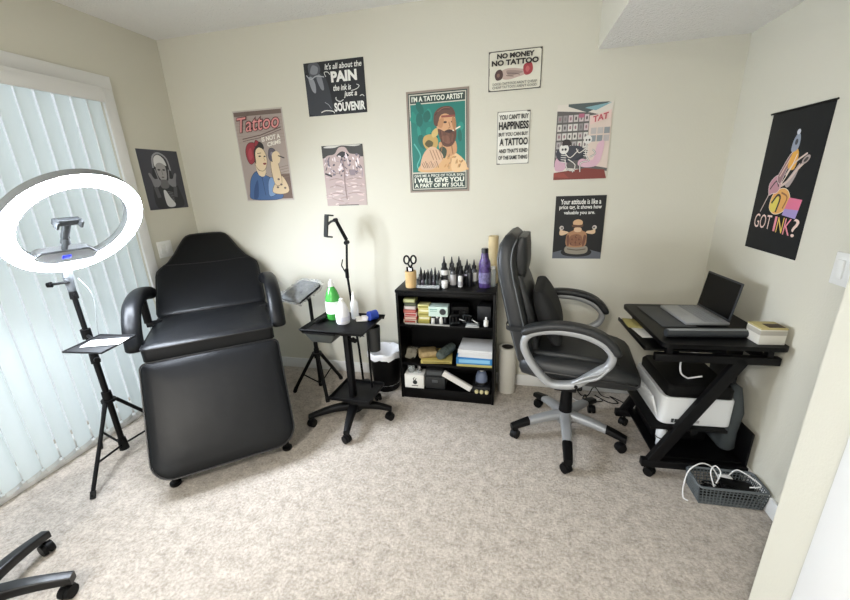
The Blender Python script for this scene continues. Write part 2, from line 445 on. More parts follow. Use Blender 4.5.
def art_chest(A):
    A.rect(.0, .0, 1, 1, '#b5a39d')
    A.rect(0, .8, 1, 1, '#3c3b38'); A.sm([(.05, .97), (.3, .96), (.5, .99), (.8, .97), (.95, .99), (.6, 1), (.2, 1)], '#c9c6bd')
    A.sm([(-.0, .62), (.08, .82), (.3, .86), (.42, .96), (.58, .96), (.68, .86), (.92, .82), (1, .62), (1, .3), (0, .3)], '#b39f9a')
    A.sm([(.35, .83), (.5, .9), (.66, .83), (.5, .8)], '#2e2a2a')
    random.seed(3)
    for i in range(70):
        x, y_ = random.uniform(.05, .95), random.uniform(.5, .84)
        A.ell(x, y_, random.uniform(.015, .06), random.uniform(.008, .022), random.choice(['#9b8c92', '#6f6670', '#dccfd0', '#e7dedf', '#57505a']), random.uniform(0, 3), 10)
    for i in range(60):
        x, y_ = random.uniform(.05, .95), random.uniform(.03, .5)
        A.ell(x, y_, random.uniform(.03, .1), random.uniform(.005, .015), random.choice(['#b39e99', '#d3c3bd', '#a48f8c', '#cdb7b2']), random.uniform(-.3, .3), 10)
    A.line([(.5, .78), (.52, .6), (.5, .4), (.52, .1)], .008, '#8e7a78', 4)
    for y_ in (.2, .32, .44, .53): A.line([(.12, y_), (.3, y_ + .02), (.46, y_ - .01)], .004, '#8e7a78', 3); A.line([(.56, y_), (.75, y_ + .02), (.92, y_)], .004, '#8e7a78', 3)
    A.line([(.03, .55), (.2, .5)], .012, '#3d3638'); A.rect(.65, .5, .78, .6, '#8b7d82'); A.rect(.3, 0, .8, .015, '#4a4340')
poster('chest_poster', 'small pale poster of a bare tattooed chest, no lettering, below the PAIN poster', 'poster', (-1.29, wy, 1.305), 0, .298, .394, '#bcb0aa', (), art_chest)
def art_beard(A):
    A.rect(0, 0, 1, 1, '#8d7f74'); A.rect(.03, .02, .97, .98, '#2b3a37'); A.rect(.045, .03, .955, .97, '#c6c3b4')
    A.rect(.06, .885, .94, .96, '#33443f'); A.rect(.06, .04, .94, .195, '#33443f')
    A.rect(.06, .21, .94, .875, '#1a756a')
    random.seed(5)
    for i in range(26): A.ell(random.uniform(.1, .9), random.uniform(.4, .85), random.uniform(.02, .06), random.uniform(.03, .09), random.choice(['#1f8374', '#166158', '#258a7b']), random.uniform(0, 1), 10)
    A.line([(.1, .5), (.2, .38), (.14, .28), (.2, .22)], .008, '#58aaa0', 5)
    A.sm([(.2, .212), (.22, .3), (.36, .38), (.55, .42), (.75, .4), (.9, .33), (.94, .26), (.94, .212)], '#d2a777')
    A.sm([(.75, .39), (.94, .3), (.94, .212), (.72, .212)], '#e0bd8f')
    A.sm([(.55, .4), (.52, .5), (.76, .52), (.8, .4), (.68, .36)], '#c49469')
    A.sm([(.5, .6), (.48, .72), (.56, .8), (.72, .8), (.79, .7), (.78, .58), (.7, .5), (.58, .5)], '#cb9b72')
    A.sm([(.44, .68), (.45, .78), (.56, .835), (.72, .83), (.78, .77), (.76, .73), (.64, .77), (.54, .75), (.5, .66)], '#5b3f35')
    A.sm([(.5, .63), (.54, .52), (.6, .46), (.72, .46), (.79, .53), (.79, .62), (.72, .6), (.62, .6)], '#5e3c30')
    A.sm([(.55, .55), (.62, .49), (.7, .49), (.66, .56)], '#7b5240')
    A.rect(.56, .735, .78, .755, '#8a4a3e'); A.ell(.62, .69, .03, .01, '#3a2723'); A.ell(.74, .69, .025, .01, '#3a2723')
    A.line([(.68, .69), (.7, .64), (.67, .63)], .005, '#8f6244'); A.sm([(.6, .6), (.68, .62), (.76, .6), (.68, .585)], '#3f2822')
    A.line([(.74, .605), (.86, .64)], .008, '#ddd8c8')
    A.sm([(.25, .5), (.28, .57), (.42, .58), (.5, .52), (.46, .44), (.33, .43)], '#b89a5c'); A.sm([(.28, .49), (.34, .53), (.42, .5), (.37, .45)], '#58502f')
    A.sm([(.4, .6), (.48, .64), (.5, .58), (.42, .55)], '#c7ae6e'); A.sm([(.5, .4), (.56, .46), (.64, .42), (.6, .34)], '#3f4a3a')
    A.sm([(.2, .25), (.24, .38), (.36, .46), (.48, .44), (.58, .36), (.5, .28), (.36, .23)], '#d0ad8f')
    for i in range(4): A.line([(.36 + .05 * i, .43), (.42 + .05 * i, .33)], .005, '#9a755b')
    for i in range(14): A.line([(.52 + .018 * i, .62 - .004 * i), (.55 + .014 * i, .5)], .003, random.choice(['#4a2f26', '#7d5542', '#6a4636']))
    A.sm([(.74, .74), (.79, .7), (.78, .6), (.75, .62), (.73, .68)], '#a87850'); A.sm([(.5, .66), (.53, .72), (.6, .725), (.57, .64)], '#b5845c')
    A.line([(.46, .76), (.55, .81), (.7, .81)], .004, '#3f2a24', 3); A.line([(.5, .79), (.6, .825), (.7, .82)], .004, '#7a594a', 3)
    A.line([(.55, .41), (.57, .48)], .006, '#8d6545'); A.line([(.74, .38), (.72, .46)], .006, '#8d6545')
    for i in range(9): A.line([(.22 + .03 * i, .3 + .01 * (i % 3)), (.26 + .03 * i, .25)], .004, random.choice(['#8f6c58', '#a8866d', '#6d5548']))
    random.seed(8)
    for i in range(16): A.ell(random.uniform(.6, .9), random.uniform(.25, .36), .025, .01, random.choice(['#9a7858', '#b28d65', '#c2915e']), random.uniform(0, 3), 8)
poster('tattoo_artist_poster', 'large green framed poster of a bearded man holding a tattoo machine', 'poster', (-.678, wy, 1.377), 0, .392, .60, '#7f7369',
       [("I'M A TATTOO ARTIST", .09, .91, .898, .948, dict(bold=.03)), ('GIVE ME A PIECE OF YOUR SKIN', .085, .92, .158, .185), ('I WILL GIVE YOU', .085, .92, .1, .15, dict(bold=.04)), ('A PART OF MY SOUL', .085, .92, .05, .092, dict(bold=.03))],
       art_beard, ('#e2e6d9',))
def art_money(A):
    A.poly(rrect(1, 1, .06, 4, .5, .5), '#3a3632'); A.poly(rrect(.97, .955, .05, 4, .5, .5), '#d5d2c2')
    for x0, y0, x1, y1 in ((0, .4, .02, .6), (.98, .0, 1, .2)): A.rect(x0, y0, x1, y1, '#4b4540')
    A.sm([(.2, .42), (.3, .54), (.45, .56), (.62, .52), (.72, .48), (.7, .38), (.55, .32), (.4, .28), (.28, .3)], '#b5a096')
    A.sm([(.34, .5), (.5, .5), (.66, .44), (.5, .38), (.4, .36)], '#97837c'); A.line([(.36, .44), (.5, .42), (.6, .38)], .003, '#5a4a46', 3); A.line([(.34, .38), (.48, .35)], .003, '#5a4a46')
    A.sm([(.12, .4), (.16, .52), (.24, .54), (.28, .42), (.25, .3), (.16, .28)], '#4a3330'); A.ell(.19, .4, .03, .05, '#7a5c50')
    A.sm([(.66, .5), (.68, .62), (.8, .66), (.84, .5), (.8, .38), (.7, .36)], '#98343a'); A.sm([(.7, .5), (.74, .58), (.78, .5), (.74, .42)], '#b55a5a')
poster('money_sign', 'small cream tin sign with a handshake reading NO MONEY NO TATTOO', 'sign', (-.172, wy, 1.935), 0, .298, .206, '#4a443e',
       [('NO MONEY', .16, .86, .8, .93, dict(bold=.05)), ('NO TATTOO', .06, .94, .63, .77, dict(bold=.05)), ("GOOD TATTOOS AREN'T CHEAP", .08, .92, .15, .215, dict(bold=.0)), ("CHEAP TATTOOS AREN'T GOOD", .08, .92, .06, .125, dict(bold=.0))],
       art_money, ('#26211f',))
def art_happy(A):
    A.rect(0, 0, 1, 1, '#8c8a82'); A.poly(rrect(.96, .975, .03, 3, .5, .5), '#dedcd2'); A.rect(.9, .97, 1, 1, '#57524c'); A.rect(0, 0, .1, .02, '#57524c')
poster('happiness_sign', 'narrow white sign of black words about buying HAPPINESS', 'sign', (-.116, wy, 1.5275), 0, .192, .297, '#8c8a82',
       [("YOU CAN'T BUY", .06, .95, .85, .94, dict(bold=.03)), ('HAPPINESS', .05, .96, .66, .81, dict(bold=.04)), ('BUT YOU CAN BUY', .05, .95, .54, .61, dict(bold=.03)), ('A TATTOO', .08, .95, .36, .5, dict(bold=.04)),
        ("AND THAT'S KIND", .06, .95, .22, .3, dict(bold=.03)), ('OF THE SAME THING', .05, .95, .09, .17, dict(bold=.03))], art_happy, ('#1d1c1c',))
def art_skel(A):
    A.rect(0, 0, 1, 1, '#d6cfc4'); A.poly([(0, .18), (1, .1), (1, .8), (.6, .88), (0, .92)], '#5d5a58')
    A.poly([(.6, .2), (1, .14), (1, .86), (.6, .84)], '#d8c7bb')
    A.poly([(.2, .97), (.55, .88), (.95, 1), (.95, 1), (.2, 1)], '#4f5a5a'); A.poly([(.55, .95), (.98, .99), (.7, .9), (.5, .94)], '#7fa6ad')
    random.seed(11)
    for r in range(5):
        for c in range(6):
            x, y_ = .02 + c * .098, .86 - r * .115 + c * .0
            A.rect(x, y_ - .09, x + .08, y_, random.choice(['#cfcbc4', '#bdb5b0', '#a8a3a2', '#8c8786', '#c5b6b6'])); A.ell(x + .04, y_ - .045, .018, .025, random.choice(['#55504f', '#776f70', '#8f6d74']), 0, 8)
    A.rect(.4, .82, .5, .87, '#b0667c')
    A.poly([(.62, .72), (.98, .8), (.98, .9), (.62, .82)], '#e0c5bd')
    for i in range(3):
        for r in range(2): A.rect(.64 + i * .12, .5 + r * .1, .74 + i * .12, .58 + r * .1, random.choice(['#8d9294', '#b9b2b0', '#6e7173']))
    A.poly([(0, 0), (1, 0), (.95, .12), (.6, .15), (0, .1)], '#7c3a33'); A.poly([(0, .04), (.3, .02), (.2, .09), (0, .1)], '#93463c')
    A.sm([(.02, .14), (.04, .3), (.22, .32), (.24, .2), (.16, .12)], '#c9a3b2')
    A.sm([(.45, .2), (.5, .28), (.72, .26), (.78, .46), (.9, .5), (.88, .3), (.8, .18), (.6, .16)], '#d3aebb')
    A.sm([(.25, .34), (.3, .42), (.6, .4), (.55, .3), (.4, .26)], '#2c2f38')
    for cx, cy, r in ((.17, .42, .09), (.6, .53, .075)):
        A.ell(cx, cy, r, r * .75, '#dad8d2'); A.ell(cx + .03, cy - .005, r * .25, r * .2, '#2e2c2c'); A.ell(cx - .025, cy - .005, r * .22, r * .18, '#2e2c2c')
    A.sm([(.02, .36), (.1, .44), (.3, .46), (.5, .44), (.52, .34), (.3, .24), (.1, .26)], '#3a3b44'); A.ell(.17, .42, .09, .068, '#dad8d2'); A.ell(.2, .415, .022, .018, '#2e2c2c'); A.ell(.145, .415, .02, .016, '#2e2c2c')
    A.sm([(.13, .47), (.15, .54), (.26, .54), (.3, .47), (.2, .47)], '#332c2c')
    bone = '#d8d5cd'
    for q in ([(.2, .36), (.3, .3), (.44, .4)], [(.6, .46), (.58, .34), (.66, .24)], [(.58, .42), (.46, .36), (.4, .42)], [(.62, .24), (.5, .22), (.5, .1)], [(.26, .28), (.4, .2), (.36, .1)], [(.7, .4), (.76, .34), (.66, .3)], [(.2, .28), (.26, .14), (.4, .12)]):
        A.line(q, .008, '#35322f', 3); A.line(q, .005, bone, 3)
    for i in range(5): A.line([(.54, .44 - i * .03), (.64, .43 - i * .03)], .004, bone)
    for i in range(4): A.line([(.12, .34 - i * .03), (.22, .33 - i * .03)], .004, bone)
poster('skeleton_poster', 'colourful poster of two skeletons tattooing in a pink studio', 'poster', (.226, wy, 1.424), 0, .298, .412, '#d0c9be',
       [('TAT', .66, .93, .745, .825, dict(bold=.03, slope=.045))], art_skel, ('#b8525c',))
def art_att(A):
    A.rect(0, 0, 1, 1, '#0f0f11'); A.poly([(.0, .0), (1, 0), (1, .1), (.7, .16), (.3, .16), (0, .1)], '#5d6068')
    A.sm([(.22, .06), (.2, .14), (.5, .18), (.78, .14), (.76, .06), (.5, .03)], '#141416')
    A.sm([(.27, .1), (.27, .2), (.5, .22), (.7, .2), (.7, .1), (.5, .07)], '#8d8577'); A.line([(.3, .16), (.5, .14), (.68, .16)], .006, '#57503f', 3)
    A.sm([(.3, .2), (.26, .34), (.3, .42), (.4, .46), (.44, .5), (.54, .5), (.58, .46), (.66, .42), (.68, .34), (.64, .2)], '#a57a58')
    A.sm([(.36, .22), (.34, .36), (.47, .4), (.58, .36), (.58, .22)], '#845940'); A.line([(.47, .4), (.47, .22)], .003, '#6e4431')
    A.sm([(.3, .42), (.18, .38), (.12, .4), (.13, .47), (.18, .46), (.28, .44)], '#d2b491'); A.sm([(.66, .42), (.78, .4), (.84, .42), (.83, .48), (.77, .46), (.68, .45)], '#d2b491')
    A.ell(.155, .5, .045, .035, '#bdb3ab'); A.ell(.82, .505, .045, .035, '#bdb3ab'); A.ell(.165, .5, .02, .015, '#4b4546'); A.ell(.81, .505, .02, .015, '#4b4546')
    A.ell(.48, .58, .1, .055, '#c7a27c'); A.sm([(.37, .55), (.39, .51), (.56, .51), (.59, .55), (.5, .545)], '#5a3b2b'); A.sm([(.42, .5), (.43, .44), (.55, .44), (.55, .5)], '#cfae8c')
    
    for q in ((.4, .32), (.54, .32), (.47, .27), (.38, .25), (.56, .25), (.47, .36)): A.ell(*q, .028, .016, '#5e3a2a', .4); A.ell(q[0] + .01, q[1] + .004, .012, .007, '#a87a58', .4)
    A.sm([(.27, .36), (.29, .22), (.33, .22), (.32, .38)], '#6f4936'); A.sm([(.67, .36), (.64, .22), (.6, .22), (.62, .38)], '#6f4936')
poster('attitude_poster', 'black poster of a bare back with flexed arms and white text on attitude', 'poster', (.25, wy, .94), 0, .29, .388, '#121214',
       [('Your attitude is like a', .1, .9, .87, .95, dict(bold=.02)), ('price tag, it shows how', .08, .92, .78, .86, dict(bold=.02)), ('valuable you are.', .18, .8, .7, .77, dict(bold=.02))], art_att, ('#e6e4de',))
def art_nun(A):
    A.rect(0, 0, 1, 1, '#43444d')
    A.sm([(.2, .02), (.22, .5), (.34, .8), (.5, .92), (.66, .84), (.74, .6), (.86, .3), (.86, .02)], '#2b2c33')
    A.line([(.3, .7), (.34, .88), (.5, .95), (.68, .86), (.72, .66)], .012, '#9b9ca2', 4)
    A.sm([(.35, .72), (.36, .86), (.48, .92), (.6, .86), (.64, .74), (.5, .78)], '#d9d9da')
    A.sm([(.38, .58), (.37, .74), (.48, .79), (.6, .74), (.6, .58), (.55, .49), (.46, .48)], '#a09e9f')
    A.ell(.43, .67, .035, .015, '#3a393d'); A.ell(.55, .67, .035, .015, '#3a393d'); A.ell(.49, .545, .035, .012, '#5a5557'); A.line([(.49, .66), (.505, .59), (.48, .59)], .004, '#6c6a6b')
    A.sm([(.4, .5), (.36, .44), (.42, .36), (.56, .36), (.62, .44), (.57, .5)], '#6a696d')
    A.ell(.27, .45, .09, .05, '#4a4a50', .5); A.ell(.74, .45, .09, .05, '#4a4a50', -.5)
    for s_, cx in ((1, .27), (-1, .73)):
        A.sm([(cx - .08 * s_, .5), (cx - .12 * s_, .6), (cx - .07 * s_, .61), (cx, .52), (cx + .1 * s_, .52), (cx + .14 * s_, .45), (cx + .05 * s_, .38), (cx - .04 * s_, .38)], '#85858a')
        A.line([(cx + .1 * s_, .5), (cx + .06 * s_, .68)], .008, '#8f8f94'); A.line([(cx - .02 * s_, .38), (cx + .02 * s_, .2)], .03, '#55555b')
    A.sm([(.42, .3), (.44, .06), (.6, .03), (.66, .08), (.56, .2), (.48, .32)], '#cfcfd1')
    for i in range(6): A.line([(.52 + .02 * i, .3 - .03 * i), (.66, .28 - .03 * i)], .004, '#77777c')
poster('nun_poster', 'dark grey photo poster of a hooded woman with raised hands on the left wall', 'poster', (XL, 2.158, 1.325), PI / 2, .322, .398, '#3c3d45', (), art_nun)
# tapestry on the right wall
def art_ink(A):
    pk, og, pr, cr = '#d56f8d', '#e0a04a', '#9f8fc4', '#e3cfc0'
    A.sm([(.33, .33), (.36, .43), (.5, .47), (.62, .45), (.68, .38), (.6, .31), (.45, .285)], '#d9a25a', o='#f0dfc8', ow=.0025); A.sm([(.34, .34), (.38, .4), (.48, .4), (.46, .31), (.38, .3)], '#d6c65a')
    A.line([(.36, .36), (.44, .42), (.5, .4), (.47, .3)], .01, '#1a1a1a', 4); A.line([(.5, .44), (.62, .41), (.58, .33)], .007, '#8d5a3a', 4)
    A.poly([(.66, .41), (.88, .4), (.86, .33), (.62, .33)], pk); A.poly([(.62, .33), (.86, .33), (.84, .27), (.6, .285)], pr)
    A.line([(.17, .29), (.27, .42), (.33, .48)], .006, '#b9a7a0')
    A.sm([(.27, .42), (.24, .5), (.36, .56), (.46, .5), (.42, .44), (.33, .43)], '#b98894', o='#e6d2d0', ow=.0025); A.line([(.27, .46), (.36, .52), (.42, .48)], .006, '#1f1a1c', 3)
    A.sm([(.36, .54), (.42, .62), (.5, .7), (.58, .72), (.6, .66), (.5, .6), (.44, .5)], '#8f6f72', o='#e6d2d0', ow=.0025); A.line([(.4, .55), (.52, .68)], .006, '#d9b7a8')
    A.sm([(.52, .5), (.6, .57), (.7, .64), (.68, .56), (.6, .48)], '#a89a97'); A.sm([(.5, .62), (.56, .74), (.64, .7), (.62, .6)], '#e0a646')
    A.line([(.44, .48), (.56, .52), (.68, .6), (.8, .66)], .012, '#cbb7ad', 3); A.line([(.5, .56), (.6, .64), (.78, .7)], .008, '#d0bcb2', 3)
    A.ell(.78, .66, .06, .025, '#a39591', .3); A.ell(.78, .66, .035, .013, '#2a2526', .3)
    A.sm([(.5, .72), (.5, .79), (.56, .84), (.61, .8), (.6, .73)], '#8e97a8'); A.ell(.555, .845, .03, .018, '#c9ccd4'); A.ell(.555, .78, .025, .02, '#33373f')
    A.line([(.46, .5), (.56, .6), (.62, .7)], .005, '#e8d6c6', 3)
tp = poster('tapestry', 'black cloth wall hanging with tattoo machine print and GOT INK? lettering', 'wall hanging', (XR, 2.181, 1.078), -PI / 2, .36, .598, '#0f1112',
       [('GOT', .12, .46, .17, .275, dict(bold=.0, mi=0)), ('I', .52, .56, .165, .272, dict(bold=.01, mi=1)), ('N', .58, .69, .16, .27, dict(bold=.0, mi=2)), ('K', .71, .83, .155, .268, dict(bold=.0, mi=1)), ('?', .85, .95, .15, .275, dict(bold=.0, mi=0))], art_ink, ('#e4c9bf', '#e08e9c', '#e2c15e'), rough=.9)
pm = MB(); pm.cyl((-.01, -.006, .598), (.37, -.006, .598), .004, n=8); obj('hanging_rod', pm, BLACKP, tp)
# ------------------------------------------------------------------ treatment bed
W, SD, ZS, REC, FO, FL, SH, HD = .63, .52, .675, .90, .573, .58, .40, .713
bed = thing('treatment_bed', 'black vinyl reclining treatment chair with padded armrests and hanging footrest', 'treatment chair', (-1.59, 1.569, 0), .682)
bed.scale = (1.022, 1.022, 1.022)
SOFT = lambda t: [(.02, 0), (0, .015), (0, t - .022), (.005, t - .009), (.016, t - .002), (.05, t + .003), (.12, t + .006)]
def mat3(o, x, y, z): return Matrix(((x[0], y[0], z[0], o[0]), (x[1], y[1], z[1], o[1]), (x[2], y[2], z[2], o[2]), (0, 0, 0, 1)))
def piping(name, outline, M, z, parent, r=.004):
    return obj(name, MB().tube([M @ Vector((x, y, z)) for x, y in outline], r, 6, True), PIPE, parent)
# seat
ol = rrect(W, SD + .05, .03, 5, 0, SD / 2 + .025)
Ms = Matrix.Translation((0, 0, ZS - .1)); s_ = obj('seat', MB().cushion(ol, SOFT(.094), Ms), LEATHER, bed); piping('piping', ol, Ms, .082, s_)
# backrest with tapered head
sn, cs_ = math.sin(REC), math.cos(REC)
Mb = mat3((0, SD, ZS), (1, 0, 0), (0, sn, cs_), (0, -cs_, sn))
hw = .128; ol = []
half = [(W / 2 - .03, 0), (W / 2 - .008, .01), (W / 2, .035), (W / 2, .2), (W / 2, .34), (W / 2 - .006, .38), (W / 2 - .028, .412), (.245, .455), (.205, .53), (.172, .61), (.145, .67), (.128, .695), (.1, HD - .004), (.05, HD)]
ol = half + [(-x, y) for x, y in half[::-1]]
Mb2 = Mb @ Matrix.Translation((0, 0, -.09))
b_ = obj('backrest', MB().cushion(ol, [(.02, 0), (0, .015), (0, .068), (.005, .081), (.014, .088), (.03, .09), (.05, .091)], Mb2), LEATHER, bed); piping('piping', ol, Mb2, .076, b_)
obj('head_seam', MB().tube([Mb @ Vector((x, .415 - .008 * math.cos(x * 8), .0008)) for x in [(-.27 + .54 * i / 20) for i in range(21)]], .003, 6), PIPE, b_)
# footrest
sf, cf = math.sin(FO), math.cos(FO)
Mf = mat3((0, -.024, ZS - .075), (1, 0, 0), (0, sf, cf), (0, -cf, sf)) @ Matrix.Translation((0, 0, -.07))
ol = []
for qx, qy, a0, r in ((1, 1, 0, .03), (-1, 1, PI / 2, .03), (-1, -1, PI, .1), (1, -1, 1.5 * PI, .1)):
    for i in range(8):
        a = a0 + PI / 2 * i / 7; ol.append((qx * (W / 2 + .012 - r) + r * math.cos(a), -FL / 2 + qy * (FL / 2 - r) + r * math.sin(a)))
f_ = obj('footrest', MB().cushion(ol, SOFT(.066), Mf), LEATHER, bed); piping('piping', ol, Mf, .055, f_)
# armrests
for sx in (-1, 1):
    path = spline([Vector(p) for p in ((sx * .322, .64, .80), (sx * .348, .55, .83), (sx * .357, .40, .84), (sx * .357, .25, .815), (sx * .354, .15, .74), (sx * .352, .105, .66), (sx * .352, .10, .625))], 5)
    m = MB(); rings = []; k = len(path)
    for i, p in enumerate(path):
        d = (path[min(i + 1, k - 1)] - path[max(i - 1, 0)]).normalized(); ax = Vector((1, 0, 0)); ax = (ax - d * ax.dot(d)).normalized(); ay = d.cross(ax)
        e = min(1, .35 + .65 * math.sin(min(i, 3) / 3 * PI / 2)) * min(1, .5 + .5 * math.sin(min(k - 1 - i, 3) / 3 * PI / 2))
        rings.append([p + ax * x * e + ay * y * e for x, y in rrect(.084, .078, .032, 4)])
    m.loft(rings); a_ = obj('armrest', m, LEATHER, bed)
    br = MB(); br.box((sx * .345, .45, .75), (.035, .04, .16), .004); br.box((sx * .315, .45, .66), (.08, .04, .03), .004); obj('armrest_bracket', br, BLACKM, bed)
# base
m = MB()
for sx in (-1, 1): m.box((sx * .245, .27, .055), (.05, .98, .05), .006)
for y in (-.19, .27, .73): m.box((0, y, .055), (.5, .05, .045), .006)
obj('base_frame', m, BLACKM, bed)
m = MB(); m.box((0, .27, .2), (.3, .36, .25), .02); m.box((0, .27, .40), (.24, .3, .2), .015); m.box((0, .27, .545), (.5, .46, .05), .008); obj('lift_column', m, BLACKP, bed)
m = MB()
for sx in (-1, 1):
    m.box((sx * .2, .06, .53), (.03, .1, .04), .004); m.tube([(sx * .2, .045, .5), (sx * .2, -.09, .22)], .014, 8)
    m.tube([(sx * .22, SD - .02, .55), (sx * .22, SD + .14, .64), (sx * .22, SD + .47, .92)], .016, 8)
obj('hinge_frame', m, BLACKM, bed)
for x, y in ((-.262, -.228), (.275, -.222), (-.26, .72), (.26, .72)):
    obj('foot', MB().lathe([(.022, .002), (.026, .008), (.026, .02), (.014, .024), (.012, .055)], (x, y, 0), 16), BLACKP, bed)

# ------------------------------------------------------------------ ring light on its tripod
rx, ry = -2.13, 1.352
rl = thing('ring_light', 'glowing white ring light tilted down on a black tripod stand by the blinds', 'ring light', (rx, ry, 0))
C0 = Vector((-1.948 - rx, 1.339 - ry, 1.313)); nn = Vector((.764, -.115, -.635)).normalized()
av = Vector((0, 0, 1)).cross(nn).normalized(); bv = nn.cross(av)
Mr = mat3(C0, av, bv, nn); RO, RI = .28, .216
m = MB(); m.lathe([(RI, -.004), (RI - .002, -.03), (RI + .012, -.034), (RO - .012, -.034), (RO + .002, -.03), (RO, -.004)], n=72, M=Mr)
m2 = MB()
prof = [(RI, -.006), (RI, .004), (RI + .008, .012), ((RI + RO) / 2, .017), (RO - .008, .012), (RO, .004), (RO, -.006)]
def ringloft(mb, prof):
    rings = [[Mr @ Vector((r * math.cos(2 * PI * j / 72), r * math.sin(2 * PI * j / 72), z)) for r, z in prof] for j in range(72)]
    mb.loft(rings, closed=True)
m = MB(); ringloft(m, [(RI - .003, .006), (RI - .003, -.03), (RI + .012, -.034), (RO - .012, -.034), (RO + .003, -.03), (RO + .003, .006), (RO + .001, .006), (RO + .001, -.008), (RI - .001, -.008), (RI - .001, .006)])
obj('housing', m, mat('ring housing grey', '#84888a', .45), rl)
RINGE = mat('ring light diffuser', '#e9f2ff', .4, emit=98)
ringloft(m2, prof); obj('diffuser', m2, RINGE, rl)
P = lambda x, y, z: Mr @ Vector((x, y, z))
rot = Mr.to_3x3().to_4x4()
cb = obj('control_box', MB().cushion([(-.16, -.218), (.10, -.218), (.105, -.18), (.06, -.145), (-.12, -.145), (-.165, -.18)], [(.004, -.035), (0, -.03), (0, .008), (.004, .013)], Mr), mat('light grey plastic', '#9a9ea1', .4), rl)
obj('display', box(P(-.028, -.176, .014), (.034, .018, .003), .001, rot), mat('blue display', '#1624d8', .3, emit=1.2), cb)
obj('box_rim', MB().tube([P(-.165, -.178, .008), P(-.122, -.143, .008), P(.062, -.143, .008), P(.105, -.178, .008)], .005, 6), mat('dark grey plastic', '#3a3d3f', .5), cb)
ph = MB(); ph.cyl(P(-.03, -.145, -.006), P(-.03, -.10, -.006), .012, .012, 12); ph.cyl(P(-.03, -.105, -.006), P(-.034, -.07, -.004), .019, .016, 12); ph.box(P(-.04, -.03, .0), (.028, .085, .02), .004, rot)
ph.box(P(-.045, .03, .004), (.1, .032, .026), .005, rot); ph.box(P(-.09, .03, .02), (.012, .036, .028), .003, rot); ph.box(P(.0, .03, .02), (.012, .036, .028), .003, rot)
obj('phone_holder', ph, mat('dark grey plastic', '#3a3d3f', .5), rl)
m = MB(); m.cyl((.0, 0, .985), (.0, 0, 1.06), .016, .02, 14); m.cyl((0, 0, 1.06), P(0, -.26, -.02), .02, .016, 14); m.box(P(0, -.255, -.02), (.07, .05, .03), .006, rot)
hd = obj('tilt_head', m, mat('mid grey plastic', '#45484a', .5), rl)
m = MB(); m.cyl((.018, -.012, 1.04), (-.04, -.05, 1.035), .006, .006, 8); m.cyl((-.04, -.05, 1.035), (-.055, -.06, 1.034), .014, .012, 12); obj('knob', m, BLACKP, hd)
m = MB(); m.cyl((0, 0, .06), (0, 0, .62), .0145, n=14); m.cyl((0, 0, .6), (0, 0, .99), .0115, n=14); obj('pole', m, BLACKM, rl)
m = MB(); m.cyl((0, 0, .595), (0, 0, .65), .021, .019, 14); m.cyl((0, 0, .62), (.045, -.02, .625), .006, n=8); m.cyl((.04, -.018, .625), (.052, -.023, .625), .014, n=10); obj('collar', m, BLACKP, rl); m = MB(); m.cyl((0, 0, .95), (0, 0, .995), .018, .016, 14); m.cyl((0, 0, .97), (.035, -.015, .975), .006, n=8); obj('collar', m, BLACKP, rl)
m = MB(); m.cyl((0, 0, .355), (0, 0, .42), .024, .022, 14); m.cyl((0, 0, .36), (0, 0, .375), .034, .034, 14); obj('hub', m, BLACKP, rl); m = MB(); m.cyl((0, 0, .05), (0, 0, .12), .024, .02, 14); obj('hub', m, BLACKP, rl)
for fx, fy in ((-1.994, 1.062), (-2.35, 1.37), (-1.975, 1.60)):
    v = Vector((fx - rx, fy - ry, .012)); t = v.normalized(); top = Vector((v.x, v.y, 0)).normalized() * .03 + Vector((0, 0, .365))
    lg = obj('leg', MB().tube([top, v], .0095, 10), BLACKM, rl)
    obj('rubber_foot', MB().tube([v + (top - v) * .06, v - Vector((0, 0, .011))], .0125, 10), RUBBER, lg)
    mid = top.lerp(v, .66); bo = Vector((v.x, v.y, 0)).normalized() * .022 + Vector((0, 0, .085))
    obj('strut', MB().tube([bo, mid], .006, 8), BLACKM, rl)
ty = MB(); tz = .758
q = [Vector((x - rx, y - ry, 0)) for x, y in ((-1.985, 1.145), (-1.785, 1.165), (-1.825, 1.36), (-2.025, 1.342))]
ty.loft([[Vector((p.x, p.y, tz)) for p in q], [Vector((p.x, p.y, tz + .006)) for p in q]])
for i in range(4): ty.tube([q[i] + Vector((0, 0, tz + .006)), q[(i + 1) % 4] + Vector((0, 0, tz + .006))], .0045, 6)
tr_ = obj('tray', ty, BLACKM, rl)
m = MB(); m.cyl((0, 0, .735), (0, 0, .785), .022, n=14); m.tube([(.01, -.005, tz - .006), (.15, -.06, tz - .006), (.24, -.09, tz - .006)], .008, 8); obj('tray_clamp', m, BLACKP, tr_)
m = MB(); m.tube([(.02, .03, 1.05), (.05, .05, .95), (.045, .03, .8), (.03, .02, .64)], .002, 6, smooth=6); obj('power_cable', m, mat('grey cable', '#8d9294', .5), rl)
sh = box((0, 0, .002), (.17, .08, .003), .001, seg=1)
single('paper_sheet', sh, mat('paper', '#ecebe6', .7), 'white slip of paper on the small black tray of the ring light stand', 'paper', (-1.885, 1.26, tz + .0075), .35)

